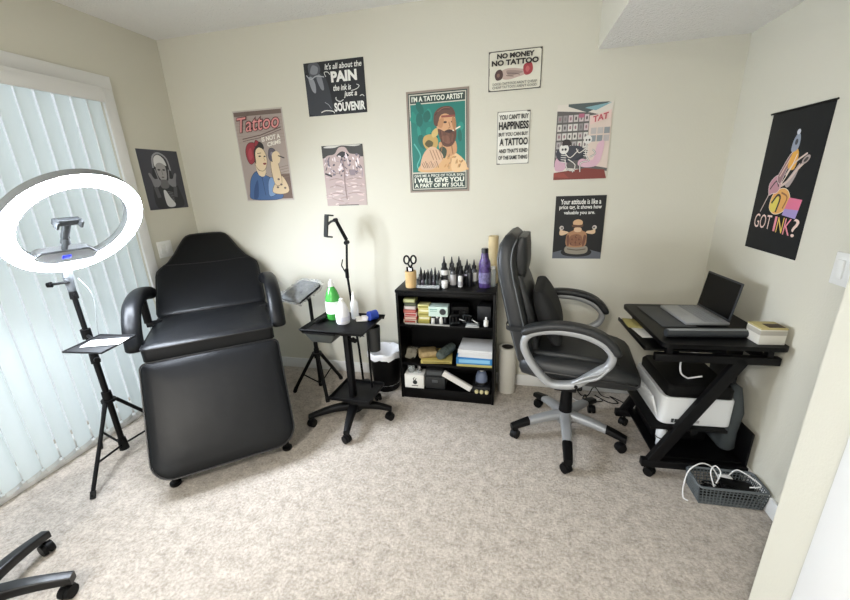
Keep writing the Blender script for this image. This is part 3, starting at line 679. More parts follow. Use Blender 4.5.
# ------------------------------------------------------------------ casters / star bases
def caster_mb(x, y, ang, r=.025, top=.07):
    m = MB(); c, s = math.cos(ang), math.sin(ang)
    ox, oy = x - c * .008, y - s * .008
    for k in (-1, 1):
        a = Vector((ox - s * k * .006, oy + c * k * .006, r)); b = Vector((ox - s * k * .02, oy + c * k * .02, r))
        m.cyl(a, b, r, r * .94, 20)
    R = Matrix.Rotation(ang, 4, 'Z')
    m.loft([[Vector((ox, oy, 0)) + R @ Vector((px * 1, yy, pz)) for px, pz in [( r * 1.12 * math.cos(t), r + r * 1.12 * math.sin(t)) for t in [PI * i / 8 for i in range(9)]] + [(-r * .5, r * .9), (r * .5, r * .9)]] for yy in (-.007, .007)])
    m.cyl((x, y, r * 1.9), (x, y, top), .007, n=10)
    return m
def star_leg(m, hub, tip, z0, z1, w0, w1, h0, h1, mid=None, a=0, b=1, k=8, rr=.35):
    hub, tip = Vector(hub), Vector(tip); d = (tip - hub); d.z = 0; d.normalize(); sd = Vector((-d.y, d.x, 0)); rings = []
    for i in range(k + 1):
        t = a + (b - a) * i / k; p = hub.lerp(tip, t); z = z0 + (z1 - z0) * t + .012 * math.sin(PI * t); w = w0 + (w1 - w0) * t; hh = h0 + (h1 - h0) * t
        rings.append([Vector((p.x, p.y, z)) + sd * x + Vector((0, 0, y)) for x, y in rrect(w, hh, min(w, hh) * rr, 3)])
    m.loft(rings); return m

# ------------------------------------------------------------------ black stool (only its base reaches into the frame)
stl = thing('stool', 'black wheeled stool base with two star legs at the lower left photo corner', 'stool', (-1.815, .535, 0))
for i in range(5):
    a = math.atan2(.684 - .535, -1.588 + 1.815) + i * 2 * PI / 5; tx, ty_ = .272 * math.cos(a), .272 * math.sin(a)
    obj('leg', star_leg(MB(), (0.02 * math.cos(a), .02 * math.sin(a), 0), (tx + .022 * math.cos(a), ty_ + .022 * math.sin(a), 0), .105, .075, .05, .036, .045, .034, rr=.15), mat('satin black nylon', '#0b0b0c', .36, spec=.4), stl)
    obj('caster', caster_mb(tx, ty_, a + 1.2, .026, .07), BLACKP, stl)
obj('column', MB().cyl((0, 0, .08), (0, 0, .3), .03, .028).cyl((0, 0, .3), (0, 0, .47), .014), BLACKP, stl)
obj('seat', MB().lathe([(.1, .46), (.165, .47), (.17, .5), (.16, .53), (.1, .54), (0, .542)]), LEATHER, stl)

# ------------------------------------------------------------------ small tripod arm rest wrapped in plastic
ar = thing('armrest_stand', 'black tripod arm rest stand with its pad wrapped in clear plastic', 'arm rest', (-1.342, 2.2, 0))
m = MB(); m.cyl((0, 0, .05), (0, 0, .46), .014, n=12); m.cyl((0, 0, .44), (0, 0, .72), .012, n=12); obj('pole', m, BLACKM, ar)
m = MB(); m.cyl((0, 0, .27), (0, 0, .34), .021, .018, 14); m.cyl((0, 0, .29), (0, 0, .31), .034, .034, 14); m.cyl((0, 0, .43), (0, 0, .47), .018, n=14); m.cyl((0, 0, .45), (.035, -.02, .45), .005, n=8); m.cyl((.03, -.017, .45), (.045, -.026, .45), .012, n=8); obj('hub', m, BLACKP, ar); m = MB(); m.cyl((0, 0, .045), (0, 0, .09), .017, n=12); obj('hub', m, BLACKP, ar)
for fx, fy in ((-1.531, 2.145), (-1.224, 2.064), (-1.272, 2.385)):
    v = Vector((fx + 1.342, fy - 2.2, .012)); top = Vector((v.x, v.y, 0)).normalized() * .024 + Vector((0, 0, .3))
    lg = obj('leg', MB().tube([top, v], .0125, 10), BLACKM, ar); obj('rubber_foot', MB().tube([v + (top - v) * .08, v - Vector((0, 0, .011))], .0145, 10), RUBBER, lg)
    obj('strut', MB().tube([Vector((v.x, v.y, 0)).normalized() * .016 + Vector((0, 0, .07)), top.lerp(v, .55)], .005, 8), BLACKM, ar)
Rp = Matrix.Rotation(-.38, 4, 'Z') @ Matrix.Rotation(math.radians(21), 4, 'X')
pc = Vector((-.05, -.01, .765))
m = MB(); m.box(pc, (.195, .21, .045), .018, Rp, 3); obj('pad', m, LEATHER, ar)
m = MB(); m.cyl((0, 0, .70), pc - Rp @ Vector((0, 0, .02)), .012, n=10); obj('tilt_joint', m, BLACKP, ar)
random.seed(4); m = MB(); N = 14; rings = []
def wrap(i, j, top):
    x = (i / N - .5) * .225; y = (j / N - .5) * .235; z = (.030 if top else -.030) + random.uniform(-.010, .011)
    if i in (0, N) or j in (0, N): z *= .35; 
    return pc + Rp @ Vector((x + random.uniform(-.004, .004), y + random.uniform(-.004, .004), z))
for top in (1, 0):
    g = [[wrap(i, j, top) for j in range(N + 1)] for i in range(N + 1)]
    m._add([v for r in g for v in r], [(i * (N + 1) + j, (i + 1) * (N + 1) + j, (i + 1) * (N + 1) + j + 1, i * (N + 1) + j + 1) for i in range(N) for j in range(N)])
obj('plastic_wrap', m, film('cling film', '#c6cacc', .36, .08), ar, 25)

# ------------------------------------------------------------------ trolley
tx0, ty0, tr = -.953, 1.893, -.06
tl = thing('work_trolley', 'black wheeled work trolley with a flat tray top and star base', 'trolley', (tx0, ty0, 0), tr)
def loc2(x, y):
    x -= tx0; y -= ty0; c, s = math.cos(-tr), math.sin(-tr); return (c * x - s * y, s * x + c * y)
hub = loc2(-.945, 1.90)
for wx, wy_ in ((-1.193, 1.785), (-.904, 1.684), (-.726, 1.951), (-.885, 2.15)):
    x, y = loc2(wx, wy_); d = Vector((x - hub[0], y - hub[1], 0)); a = math.atan2(d.y, d.x); d.normalize()
    obj('leg', star_leg(MB(), (hub[0] + d.x * .02, hub[1] + d.y * .02, 0), (x + d.x * .01, y + d.y * .01, 0), .115, .075, .06, .036, .05, .03), BLACKP, tl)
    obj('caster', caster_mb(x, y, a + .9, .026, .075), BLACKP, tl)
m = MB(); m.cyl((*hub, .085), (*hub, .16), .05, .036); m.box((hub[0], hub[1], .38), (.034, .05, .5), .006); m.box((hub[0], hub[1], .625), (.05, .07, .06), .006); obj('column', m, BLACKM, tl)
m = MB(); m.cyl((hub[0] + .075, hub[1] + .12, .178), (hub[0] + .075, hub[1] + .12, .665), .007, n=10); obj('rear_rod', m, BLACKM, tl)
m = MB(); m.box((.01, .06, .177), (.27, .24, .008), .003)
for a in ((.01, -.06, .27, .006), (.01, .18, .27, .006)): m.box((a[0], a[1], .185), (a[2], a[3], .02), .002)
for x in (-.125, .145): m.box((x, .06, .185), (.006, .24, .02), .002)
obj('lower_shelf', m, BLACKM, tl)
m = MB(); TW, TD = .365, .285; m.box((0, 0, .66), (TW, TD, .006), .002)
for sx in (-1, 1):
    m.box((sx * (TW / 2 + .006), 0, .669), (.03, TD + .03, .004), .0015, (0, -sx * .75, 0))
    m.box((0, sx * (TD / 2 + .006), .669), (TW + .03, .03, .004), .0015, (sx * .75, 0, 0))
obj('tray', m, BLACKM, tl)
m = MB(); m.box((-.085, -.055, .622), (.2, .17, .065), .006, taper=(.62, .8)); dr = obj('side_drawer', m, mat('dark grey plastic bin', '#3c3f3d', .45), tl)
obj('drawer_lip', box((-.085, -.14, .653), (.205, .012, .01), .003), BLACKP, dr)
m = MB(); m.cyl((hub[0] + .03, hub[1] - .03, .59), (hub[0] + .07, hub[1] - .05, .585), .006, n=8); m.cyl((hub[0] + .06, hub[1] - .045, .587), (hub[0] + .085, hub[1] - .058, .585), .016, .013, 12); obj('knob', m, BLACKP, tl)
m = MB(); m.lathe([(.001, .50), (.034, .50), (.041, .65), (.038, .65), (.032, .508), (.001, .506)], (.172, .03, 0), 24); m.box((.172, .03, .652), (.02, .05, .01), .002); obj('cup_holder', m, mat('cup black', '#1b1d1e', .45), tl)

def bottle(name, label, cat, loc, prof, m, label_band=None, cap=None, group=None, liquid=None, extra=None, n=24):
    t = thing(name, label, cat, loc, 0, group)
    obj('body', MB().lathe(prof, n=n), m, t)
    if label_band: obj('label', MB().lathe([(label_band[0], label_band[1]), (label_band[0] + .0006, label_band[1]), (label_band[0] + .0006, label_band[2]), (label_band[0], label_band[2])], n=n), label_band[3], t)
    if cap: obj('cap', MB().lathe(cap[0], n=n), cap[1], t)
    return t
ZT = .6632
CW = mat('white cap', '#ecece9', .4)
GREEN = mat('green soap', '#47a94a', .14, spec=.6, trans=.2)
bottle('soap_bottle', 'green liquid bottle with a white flip cap on the trolley tray', 'bottle', (-1.055, 1.985, ZT),
       [(.0, 0), (.041, .0), (.045, .006), (.045, .115), (.042, .14), (.031, .175), (.017, .2), (.013, .205), (0, .205)], GREEN, (.0455, .04, .115, mat('bottle label', '#e3efe0', .5)), ([(.015, .202), (.015, .225), (.008, .232), (.006, .245), (0, .246)], CW))
bottle('lotion_bottle', 'round white lotion bottle beside the green bottle', 'bottle', (-.965, 1.915, ZT),
       [(0, 0), (.036, 0), (.04, .008), (.041, .055), (.035, .09), (.022, .12), (.014, .13), (0, .132)], mat('white bottle', '#e2e2e6', .3), (.0413, .02, .046, mat('pale label', '#cfd0dc', .5)), ([(.013, .13), (.013, .148), (.006, .153), (0, .154)], CW))
bottle('spray_bottle', 'slim clear spray bottle behind the white lotion bottle', 'bottle', (-.925, 2.0, ZT),
       [(0, 0), (.022, 0), (.024, .005), (.024, .10), (.012, .12), (0, .122)], film('clear plastic', '#eef0f0', .5), None, ([(.012, .12), (.012, .14), (.008, .145), (.006, .165), (0, .166)], CW))
m = MB(); random.seed(2)
m.box((0, 0, .008), (.07, .045, .016), .006); m.box((.02, .01, .02), (.05, .035, .012), .005, (0, .1, .4)); m.box((-.02, -.005, .021), (.03, .03, .01), .004, (.1, 0, .8))
single('tissue_wad', m, mat('tissue', '#e6e4e0', .9), 'crumpled white wipes lying on the trolley tray', 'wipes', (-.865, 1.965, ZT), .2)
t = thing('tape_roll', 'blue roll of wrap tape standing on the trolley tray corner', 'tape', (-.805, 1.985, ZT + .0295), .9)
Rx = Matrix.Rotation(PI / 2, 4, 'Y')
obj('tape', MB().lathe([(.017, -.026), (.029, -.026), (.029, .026), (.017, .026), (.017, -.026)], M=Rx), mat('blue tape', '#24409c', .5), t)
obj('core', MB().lathe([(.0145, -.0255), (.017, -.0255), (.017, .0255), (.0145, .0255), (.0145, -.0255)], M=Rx), mat('pale core', '#c9d2e8', .6), t)
t = thing('tattoo_machine', 'black tattoo machine pen lying along the left tray edge', 'tattoo machine', (-1.11, 1.92, ZT + .013), 1.3)
m = MB(); m.lathe([(.004, -.06), (.006, -.045), (.011, -.03), (.012, .04), (.009, .05), (.008, .06)], M=Rx, n=14); obj('grip', m, BLACKM, t)

# ------------------------------------------------------------------ tablet stand (floor standing rod behind the trolley)
sx_, sy_ = -1.06, 2.325
ts = thing('tablet_stand', 'black jointed phone stand rising behind the trolley', 'phone stand', (sx_, sy_, 0))
obj('base_plate', MB().lathe([(0, 0), (.07, 0), (.07, .012), (.06, .016), (.012, .02), (0, .02)]), BLACKM, ts)
J1, J2, J3 = Vector((-.045, 0, .86)), Vector((-.025, 0, 1.075)), Vector((-.085, -.01, 1.225))
m = MB(); m.tube([(0, 0, .015), (-.01, 0, .3), (-.03, 0, .6), J1], .0085, 10); obj('pole', m, BLACKM, ts)
m = MB(); m.cyl(J1 - Vector((0, 0, .03)), J1 + Vector((0, 0, .035)), .013, n=12); m.cyl(J1 + Vector((-.012, 0, .01)), J1 + Vector((-.03, -.01, .06)), .004, n=8); m.cyl(J1 + Vector((-.03, -.01, .06)), J1 + Vector((-.022, 0, .1)), .004, n=8); obj('lever_joint', m, BLACKP, ts)
m = MB()
for k in (-.006, .006): m.tube([J1 + Vector((0, k, 0)), J2 + Vector((0, k, 0))], .0055, 8)
obj('lower_arm', m, BLACKM, ts)
m = MB(); m.cyl(J2 - Vector((0, .018, 0)), J2 + Vector((0, .018, 0)), .014, n=14); m.cyl(J3 - Vector((0, .016, 0)), J3 + Vector((0, .016, 0)), .012, n=14); obj('elbow', m, BLACKP, ts)
m = MB()
for k in (-.008, .008): m.tube([J2 + Vector((0, k, .01)), J3 + Vector((0, k, .0))], .0055, 8)
m.tube([J2 + Vector((.01, 0, .02)), J3 + Vector((.012, 0, .0))], .004, 8); obj('upper_arm', m, BLACKM, ts)
Rh = Matrix.Rotation(.9, 4, 'Z') @ Matrix.Rotation(.16, 4, 'Y')
hc = J3 + Vector((-.06, -.02, -.035)); m = MB(); m.tube([J3, J3 + Vector((-.03, -.01, -.01)), hc], .008, 8)
m.box(hc, (.014, .05, .135), .005, Rh); m.box(hc + Rh @ Vector((.018, 0, .07)), (.045, .05, .01), .003, Rh); m.box(hc + Rh @ Vector((.018, 0, -.07)), (.045, .05, .01), .003, Rh)
obj('phone_clamp', m, mat('clamp grey', '#2b2e2e', .45), ts)

# ------------------------------------------------------------------ waste bin
wb = thing('waste_bin', 'black waste bin lined with a white bag between trolley and bookcase', 'bin', (-.878, 2.34, 0))
obj('bin_body', MB().lathe([(0, .002), (.09, .002), (.094, .01), (.116, .285), (.118, .295), (.113, .295), (.092, .014), (0, .012)], n=32), BLACKP, wb)
random.seed(6); m = MB(); rings = []; n = 48
for r, z, am in ((.088, .05, .001), (.102, .2, .004), (.107, .29, .003), (.115, .305, .004), (.125, .299, .003), (.1275, .285, .004), (.126, .262, .005)):
    rings.append([Vector(((r + am * (random.random() - .5) * 1.3) * math.cos(2 * PI * j / n), (r + am * (random.random() - .5) * 1.3) * math.sin(2 * PI * j / n), z + am * 1.2 * (math.sin(j * .9) + random.random() - .5))) for j in range(n)])
m.loft(rings, cap=False); m.lathe([(0, .055), (.1, .052)], n=24)
obj('bin_liner', m, mat('white bag film', '#e2e2e4', .3), wb, 60)

# ------------------------------------------------------------------ bookcase
bx0, bx1, by0, by1, bh = -.73, -.09, 2.214, 2.503, .787
bc = thing('bookcase', 'low black bookcase with three tiers of tattoo supplies', 'bookcase', ((bx0 + bx1) / 2, by0, 0))
hw_, dp = (bx1 - bx0) / 2, by1 - by0
obj('top_panel', box((0, dp / 2, bh - .009), (2 * hw_ + .006, dp + .006, .018), .002), BLACKW, bc)
for s in (-1, 1): obj('side_panel', box((s * (hw_ - .008), dp / 2, (bh - .018) / 2), (.016, dp, bh - .018), .0015), BLACKW, bc)
obj('back_panel', box((0, dp - .004, .4), (2 * hw_ - .032, .006, .74)), BLACKP, bc)
S1, S2, S3 = .552, .268, .078
for z in (S1, S2): obj('shelf', box((0, dp / 2 - .002, z - .009), (2 * hw_ - .032, dp - .016, .018), .0015), BLACKW, bc)
obj('bottom_panel', box((0, dp / 2 - .002, S3 - .009), (2 * hw_ - .032, dp - .016, .018), .0015), BLACKW, bc)
obj('kick_board', box((0, .012, .034), (2 * hw_ - .032, .016, .066), .0015), BLACKW, bc)
obj('top_rail', box((0, .010, bh - .03), (2 * hw_ - .032, .014, .024), .0015), BLACKW, bc)

def bx(name, label, cat, c, d, hexc, rz=0, group=None, lid=None, rot=None, r=.0015):
    """a closed carton or block standing with its base centre at c; optional printed front band"""
    t = thing(name, label, cat, c, rz, group)
    obj('carton', box((0, 0, d[2] / 2), d, r), mat('card ' + hexc, hexc, .6), t)
    if lid: obj('front_label', box((0, -d[1] / 2 - .0004, d[2] / 2), (d[0] * .86, .0012, d[2] * .55)), mat('card ' + lid, lid, .6), t)
    return t
# stacked cartridge boxes on the first shelf
z = S1
for i, (c, l, w, desc) in enumerate((('#c2b8a6', '#93382f', .088, 'cream carton at the foot of the left box stack'), ('#a03430', '#c7b0a0', .088, 'red carton second up in the left box stack'),
        ('#c9b3ae', '#a9443c', .084, 'pale pink carton third up in the left box stack'), ('#8f2f2c', '#b3685c', .086, 'red carton fourth up in the left box stack, under the grey one'),
        ('#aaa09c', '#c6bcb6', .078, 'grey carton fifth up in the left box stack'), ('#2f322a', '#4b503b', .08, 'dark green carton second from the top of the left stack'), ('#8f9160', '#b3b58a', .078, 'olive carton on top of the left box stack'))):
    bx('cartridge_box', desc, 'box', (-.645 + (i % 3 - 1) * .003, 2.275, z), (w, .07, .0235), c, (i % 2) * .04 - .02, 'cartridge boxes', l); z += .0237
z = S1
for i, (c, desc) in enumerate((('#a79b45', 'dull yellow carton at the foot of the yellow box stack'), ('#b8ae5a', 'yellow carton second up in the yellow box stack'), ('#c3bb72', 'yellow carton in the middle of the yellow box stack'),
        ('#b6a850', 'yellow carton second from the top of the yellow stack'), ('#cfc98c', 'pale yellow carton on top of the yellow box stack'))):
    bx('cartridge_box', desc, 'box', (-.555 + (i % 2) * .004, 2.28, z), (.075, .07, .0255), c, .03 * (i % 3 - 1), 'cartridge boxes', '#d6d3b0' if i % 2 else '#8c853f'); z += .0257
bottle_prof = lambda s: [(0, 0), (.011 * s, 0), (.012 * s, .002), (.012 * s, .032 * s), (.008 * s, .038 * s), (0, .038 * s)]
DKI = mat('dark ink bottle', '#15161a', .3); WHB = mat('white label', '#d5d5d0', .5)
for i, (x, y_, mm, cap, desc) in enumerate(((-.495, 2.255, WHB, DKI, 'white ink pot leftmost under the mint carton'), (-.468, 2.26, DKI, CW, 'black ink pot with white cap under the mint carton'), (-.441, 2.255, WHB, CW, 'all white ink pot under the mint carton'), (-.414, 2.26, DKI, DKI, 'all black ink pot rightmost under the mint carton'))):
    bottle('ink_pot', desc, 'ink pot', (x, y_, S1), bottle_prof(1.05), mm, None, ([(.009, .0395), (.009, .056), (0, .0565)], cap), 'ink pots under the mint carton', n=14)
t = bx('card_box', 'mint green and white carton with a round black mark on the first shelf', 'box', (-.455, 2.275, S1 + .0572), (.125, .09, .065), '#bcd0c6', 0, None, None)
m = MB(); m.lathe([(0, 0), (.021, 0), (.021, .001), (0, .001)], M=Matrix.Rotation(PI / 2, 4, 'X'), c=(.03, -.0452, .034)); obj('round_mark', m, mat('print black', '#23282a', .5), t)
m = MB(); m.box((-.03, -.0455, .048), (.05, .001, .006)); m.box((-.03, -.0455, .036), (.045, .001, .003)); obj('print_bars', m, mat('print teal', '#6f968a', .5), t)
m = MB(); m.box((0, 0, .002), (.3, .02, .004), .001); single('ruler', m, mat('ruler white', '#b9b9b4', .5), 'white ruler lying at the front of the first shelf', 'ruler', (-.53, 2.228, S1 + .0), -.02)
# right half of the first shelf: dark machines and power supplies
t = thing('power_supply', 'black tattoo power supply at the back of the first shelf', 'power supply', (-.33, 2.37, S1), .1)
obj('casing', box((0, 0, .05), (.12, .1, .1), .008), BLACKP, t); obj('dial', MB().cyl((.025, -.05, .06), (.025, -.062, .06), .015), BLACKM, t); obj('screen', box((-.025, -.0505, .065), (.04, .002, .025)), SCREEN, t)
def coil(label, loc, rz):
    t = thing('coil_machine', label, 'tattoo machine', loc, rz, 'tattoo machines on the first shelf')
    m = MB(); m.box((0, 0, .006), (.07, .02, .01), .002); m.box((-.03, 0, .03), (.008, .018, .05), .002); m.box((0, 0, .056), (.06, .016, .006), .002); obj('machine_frame', m, mat('gunmetal', '#2f3234', .35, metal=.6), t)
    m = MB()
    for x in (-.01, .014): m.cyl((x, 0, .012), (x, 0, .05), .0105, n=14)
    obj('coil', m, BLACKP, t); m = MB(); m.cyl((.03, 0, .03), (.075, 0, -.002 + .012), .006, .008, 10); obj('grip_tube', m, CHROME, t)
coil('dark metal coil machine beside the mint carton', (-.355, 2.27, S1), .25); coil('dark metal coil machine in the middle of the first shelf right half', (-.27, 2.285, S1), -.3)
m = MB(); m.box((0, 0, .004), (.085, .05, .008), .002); m.box((.0, .0, .012), (.07, .035, .008), .003)
single('needle_pack', m, mat('pack silver', '#a9acab', .35, metal=.3), 'silver flat needle pack lying right of centre on the first shelf', 'needle pack', (-.235, 2.235, S1), .05)
bottle('small_bottle', 'small white bottle at the right end of the first shelf', 'bottle', (-.15, 2.25, S1), [(0, 0), (.014, 0), (.015, .003), (.015, .038), (.007, .045), (0, .046)], WHB, None, ([(.007, .045), (.007, .06), (0, .061)], CW))
t = bx('black_box', 'black box at the right rear of the first shelf', 'box', (-.165, 2.39, S1), (.09, .1, .1), '#141518', -.1)
# second shelf
bx('paper_pack', 'yellow pack of stencil paper under the bags on the middle shelf', 'paper pack', (-.49, 2.335, S2), (.21, .2, .022), '#c4b468', .12, None, '#8f8348')
t = thing('glove_bag', 'crumpled brown paper packet on the yellow pack', 'packet', (-.548, 2.30, S2 + .0225), .35); random.seed(12)
m = MB(); m.box((0, 0, .026), (.13, .1, .05), .022, seg=3)
for v in m.bm.verts: v.co += Vector((random.uniform(-.006, .006), random.uniform(-.006, .006), random.uniform(-.004, .008) if v.co.z > .005 else 0))
obj('wrapper', m, mat('kraft wrap', '#9a855c', .55, var=.25, vscale=30), t)
t = thing('plastic_bag', 'clear crinkled plastic bag at the left end of the middle shelf', 'bag', (-.668, 2.31, S2), .05); m = MB(); m.box((0, 0, .035), (.078, .1, .07), .03, seg=3)
for v in m.bm.verts: v.co += Vector((random.uniform(-.008, .008), random.uniform(-.008, .008), random.uniform(-.002, .01) if v.co.z > .01 else 0))
obj('film', m, film('bag film', '#9d9788', .6, .2), t)
t = thing('wrapped_tube', 'clear plastic sleeve of grey supplies lying slanted on the middle shelf', 'sleeve', (-.425, 2.32, S2 + .0225 + .036), 1.2)
m = MB(); m.lathe([(0, -.09), (.026, -.088), (.034, -.07), (.036, .07), (.03, .088), (0, .09)], M=Rx, n=16); obj('sleeve_film', m, mat('grey sleeve', '#59625f', .2, var=.35, vscale=40), t)
m = MB(); m.box((0, 0, .009), (.235, .2, .018), .003); single('paper_pack', m, mat('card #b9b06a', '#b9b06a', .6), 'pale yellow pad at the bottom of the right middle shelf pile', 'paper pack', (-.222, 2.325, S2), .02)
t = bx('blue_box', 'blue and white carton in the right middle shelf pile', 'box', (-.225, 2.325, S2 + .0183), (.235, .2, .045), '#2f7fc0', .03, None, '#86bfe2')
t = thing('paper_stack', 'thick stack of white paper towels on top of the blue carton', 'paper stack', (-.215, 2.33, S2 + .0637), -.03); m = MB()
for i in range(7): m.box((random.uniform(-.003, .003), random.uniform(-.003, .003), .004 + .0076 * i), (.225, .2, .007), .002)
obj('sheets', m, mat('paper towel', '#dfe0e2', .8), t)
# bottom compartment
t = bx('device_box', 'white carton with a black logo at the bottom left of the bookcase', 'box', (-.635, 2.27, S3), (.135, .1, .1), '#e0dfda')
m = MB(); M_ = Matrix.Rotation(PI / 2, 4, 'X'); m.lathe([(0, 0), (.016, 0), (.016, .001), (0, .001)], M=M_, c=(.006, -.0502, .045), n=16)
m.tube([(.0, -.0507, .058), (-.006, -.0507, .072), (.004, -.0507, .082)], .003, 6); m.tube([(.006, -.0507, .06), (.016, -.0507, .075)], .0028, 6); m.box((.004, -.0503, .018), (.045, .001, .005)); obj('logo', m, mat('print black', '#23282a', .5), t)
t = thing('glass_jar', 'clear glass jar with chrome tips on the white carton', 'jar', (-.665, 2.27, S3 + .1002)); obj('jar_body', MB().lathe([(0, 0), (.024, 0), (.026, .003), (.026, .05), (.022, .055), (.02, .055), (.022, .05), (.022, .004), (0, .004)], n=18), film('jar glass', '#b9c0c0', .35, .1), t)
m = MB()
for i in range(6): m.cyl((random.uniform(-.01, .01), random.uniform(-.01, .01), .006), (random.uniform(-.014, .014), random.uniform(-.014, .014), .062), .003, n=8)
obj('steel_tips', m, CHROME, t)
t = thing('steel_grip', 'chrome grip standing on the white carton, right of the glass jar', 'grip', (-.605, 2.265, S3 + .1002)); obj('grip_body', MB().lathe([(0, 0), (.015, 0), (.015, .02), (.011, .024), (.011, .034), (.015, .038), (.015, .06), (.006, .066), (.006, .085), (0, .086)], n=16), CHROME, t)
t = bx('storage_case', 'black plastic case on the bottom shelf right of the white carton', 'case', (-.49, 2.31, S3), (.14, .16, .09), '#191b1d', 0, None, None, r=.006); obj('latch', box((0, -.083, .06), (.04, .006, .02), .002), GREYP, t)
bx('storage_case', 'flat black carton stacked on the plastic case', 'case', (-.5, 2.31, S3 + .0903), (.12, .14, .045), '#202224', .05, None, '#45484a')
t = thing('white_tube_box', 'long white carton leaning diagonally across the bottom opening', 'box', (-.337, 2.232, S3 + .0745)); m = MB(); m.box((0, 0, 0), (.215, .022, .04), .002, (0, .51, 0)); obj('carton', m, mat('white card', '#dedcd8', .55), t)
bottle('round_bottle', 'grey blue bottle with dark base at the bottom right of the bookcase', 'bottle', (-.178, 2.29, S3 + .04), [(0, 0), (.04, 0), (.041, .006), (.041, .055), (.03, .085), (.014, .095), (0, .097)], mat('grey blue plastic', '#6d7890', .25), (.0415, .002, .022, DKI), ([(.014, .095), (.014, .118), (0, .119)], WHB))
bx('black_box', 'flat black box under the grey blue bottle', 'box', (-.178, 2.30, S3), (.12, .13, .0395), '#15161a')
for i, (x, y_, l) in enumerate(((-.205, 2.223, 'cream round pot leftmost before the black flat box'), (-.172, 2.222, 'cream round pot in the middle before the black flat box'), (-.138, 2.222, 'cream round pot rightmost before the black flat box'))):
    single('cream_pot', MB().lathe([(0, 0), (.009, 0), (.0125, .005), (.0125, .017), (.009, .022), (0, .0225)], n=16), mat('cream plastic', '#d8cf9f', .5), l, 'pot', (x, y_, S3), 0, 'cream pots')

# ------------------------------------------------------------------ on top of the bookcase
zt = bh
t = thing('bamboo_cup', 'bamboo pen cup on the left of the bookcase top', 'cup', (-.643, 2.295, zt))
obj('cup_body', MB().lathe([(0, 0), (.036, 0), (.037, .002), (.037, .108), (.032, .108), (.032, .006), (0, .005)], n=28), BAMBOO, t)
t = thing('scissors', 'black handled scissors standing in the bamboo cup', 'scissors', (-.643, 2.295, zt + .006), .2)
for s in (-1, 1):
    m = MB(); a = PI / 2; m.tube([(s * .022 + .017 * math.cos(2 * PI * i / 14) + s * .004 * 0, 0, .175 + .026 * math.sin(2 * PI * i / 14)) for i in range(14)], .006, 8, True); m.tube([(s * .016, 0, .152), (0, 0, .12)], .006, 8); obj('handle', m, BLACKP, t)
m = MB(); m.box((.004, .002, .065), (.012, .002, .125), .0008, (0, .04, 0)); m.box((-.004, -.001, .065), (.012, .002, .125), .0008, (0, -.04, 0)); obj('blade', m, CHROME, t)
random.seed(21)
for i, (x, y_, hgt, c, l) in enumerate(((-.018, -.012, .13, '#e2e2de', 'white marker standing in the bamboo cup'), (.016, -.012, .128, '#d3c6c8', 'pale pink marker standing in the bamboo cup'), (.002, .02, .135, '#20232a', 'black marker standing at the rear of the bamboo cup'))):
    t = thing('marker_pen', l, 'pen', (-.643 + x, 2.295 + y_, zt + .006), 0, 'pens in the bamboo cup'); obj('barrel', MB().cyl((0, 0, 0), (0, 0, hgt - .03), .0055, n=12), mat('pen ' + c, c, .4), t); obj('cap', MB().cyl((0, 0, hgt - .03), (0, 0, hgt), .0062, n=12), BLACKP, t)
# rack of small ink bottles
t = thing('bottle_rack', 'clear stepped rack full of small dark ink bottles on the bookcase top', 'rack', (-.525, 2.33, zt))
CLEAR = film('clear acrylic', '#cfd3d4', .35, .08)
m = MB(); m.box((0, -.035, .004), (.15, .05, .006), .001); m.box((0, .01, .02), (.15, .05, .005), .001); m.box((0, -.06, .011), (.15, .003, .02)); m.box((0, -.015, .022), (.15, .003, .04)); m.box((-.074, -.01, .03), (.003, .1, .06)); m.box((.074, -.01, .03), (.003, .1, .06)); obj('rack_frame', m, CLEAR, t)
k = 0
for r, (y_, z0) in enumerate(((2.295, .0072), (2.34, .0227))):
    for i in range(6):
        s = 1.25 + .1 * ((i * 5 + r * 3) % 4)
        mm = (DKI, mat('ink plum', '#2a1f2c', .3), mat('ink green', '#1e2a26', .3))[(i + r) % 3]
        b = bottle('ink_bottle', 'small dark ink bottle in the %s row of the clear rack' % ('front', 'rear')[r], 'ink bottle', (-.585 + i * .024, y_, zt + z0), bottle_prof(s * .85), mm, None, ([(.008, .038 * s * .85), (.0075, .045 * s), (.004, .058 * s), (.0015, .066 * s), (0, .0662 * s)], DKI if (i + r) % 4 else GREYP), 'small ink bottles in the clear rack, %s row' % ('front', 'rear')[r], n=12)
# big ink bottles with pointed caps
def ink(x, y_, s, body, band, label, group=None):
    R = .0205 * s; hgt = .105 * s
    return bottle('pointed_bottle', label, 'ink bottle', (x, y_, zt), [(0, 0), (R * .95, 0), (R, .003), (R, hgt * .86), (R * .8, hgt * .95), (R * .5, hgt), (0, hgt)], body, (R + .0003, hgt * band[0], hgt * band[1], band[2]) if band else None,
                  ([(R * .72, hgt), (R * .72, hgt + .016 * s), (R * .38, hgt + .024 * s), (R * .12, hgt + .058 * s), (0, hgt + .059 * s)], DKI), group, n=18)
CLB = mat('smoked bottle', '#46484c', .25)
LIL = mat('lilac label', '#b9b3c6', .5)
ink(-.432, 2.36, 1.18, DKI, (.58, .84, WHB), 'tall black ink bottle with white band, leftmost of the pointed bottles')
ink(-.388, 2.40, 1.12, CLB, (.15, .8, WHB), 'grey ink bottle with wide white label behind the tallest black one')
ink(-.372, 2.345, 1.0, CLB, (.1, .75, mat('worn label', '#a9a7a8', .5)), 'grey ink bottle with worn label in the front of the pointed bottles')
ink(-.345, 2.43, 1.1, DKI, None, 'plain black pointed bottle at the rear by the wall')
ink(-.328, 2.385, 1.0, DKI, (.5, .7, mat('grey band', '#76777c', .5)), 'black pointed bottle with a grey band in the middle of the cluster')
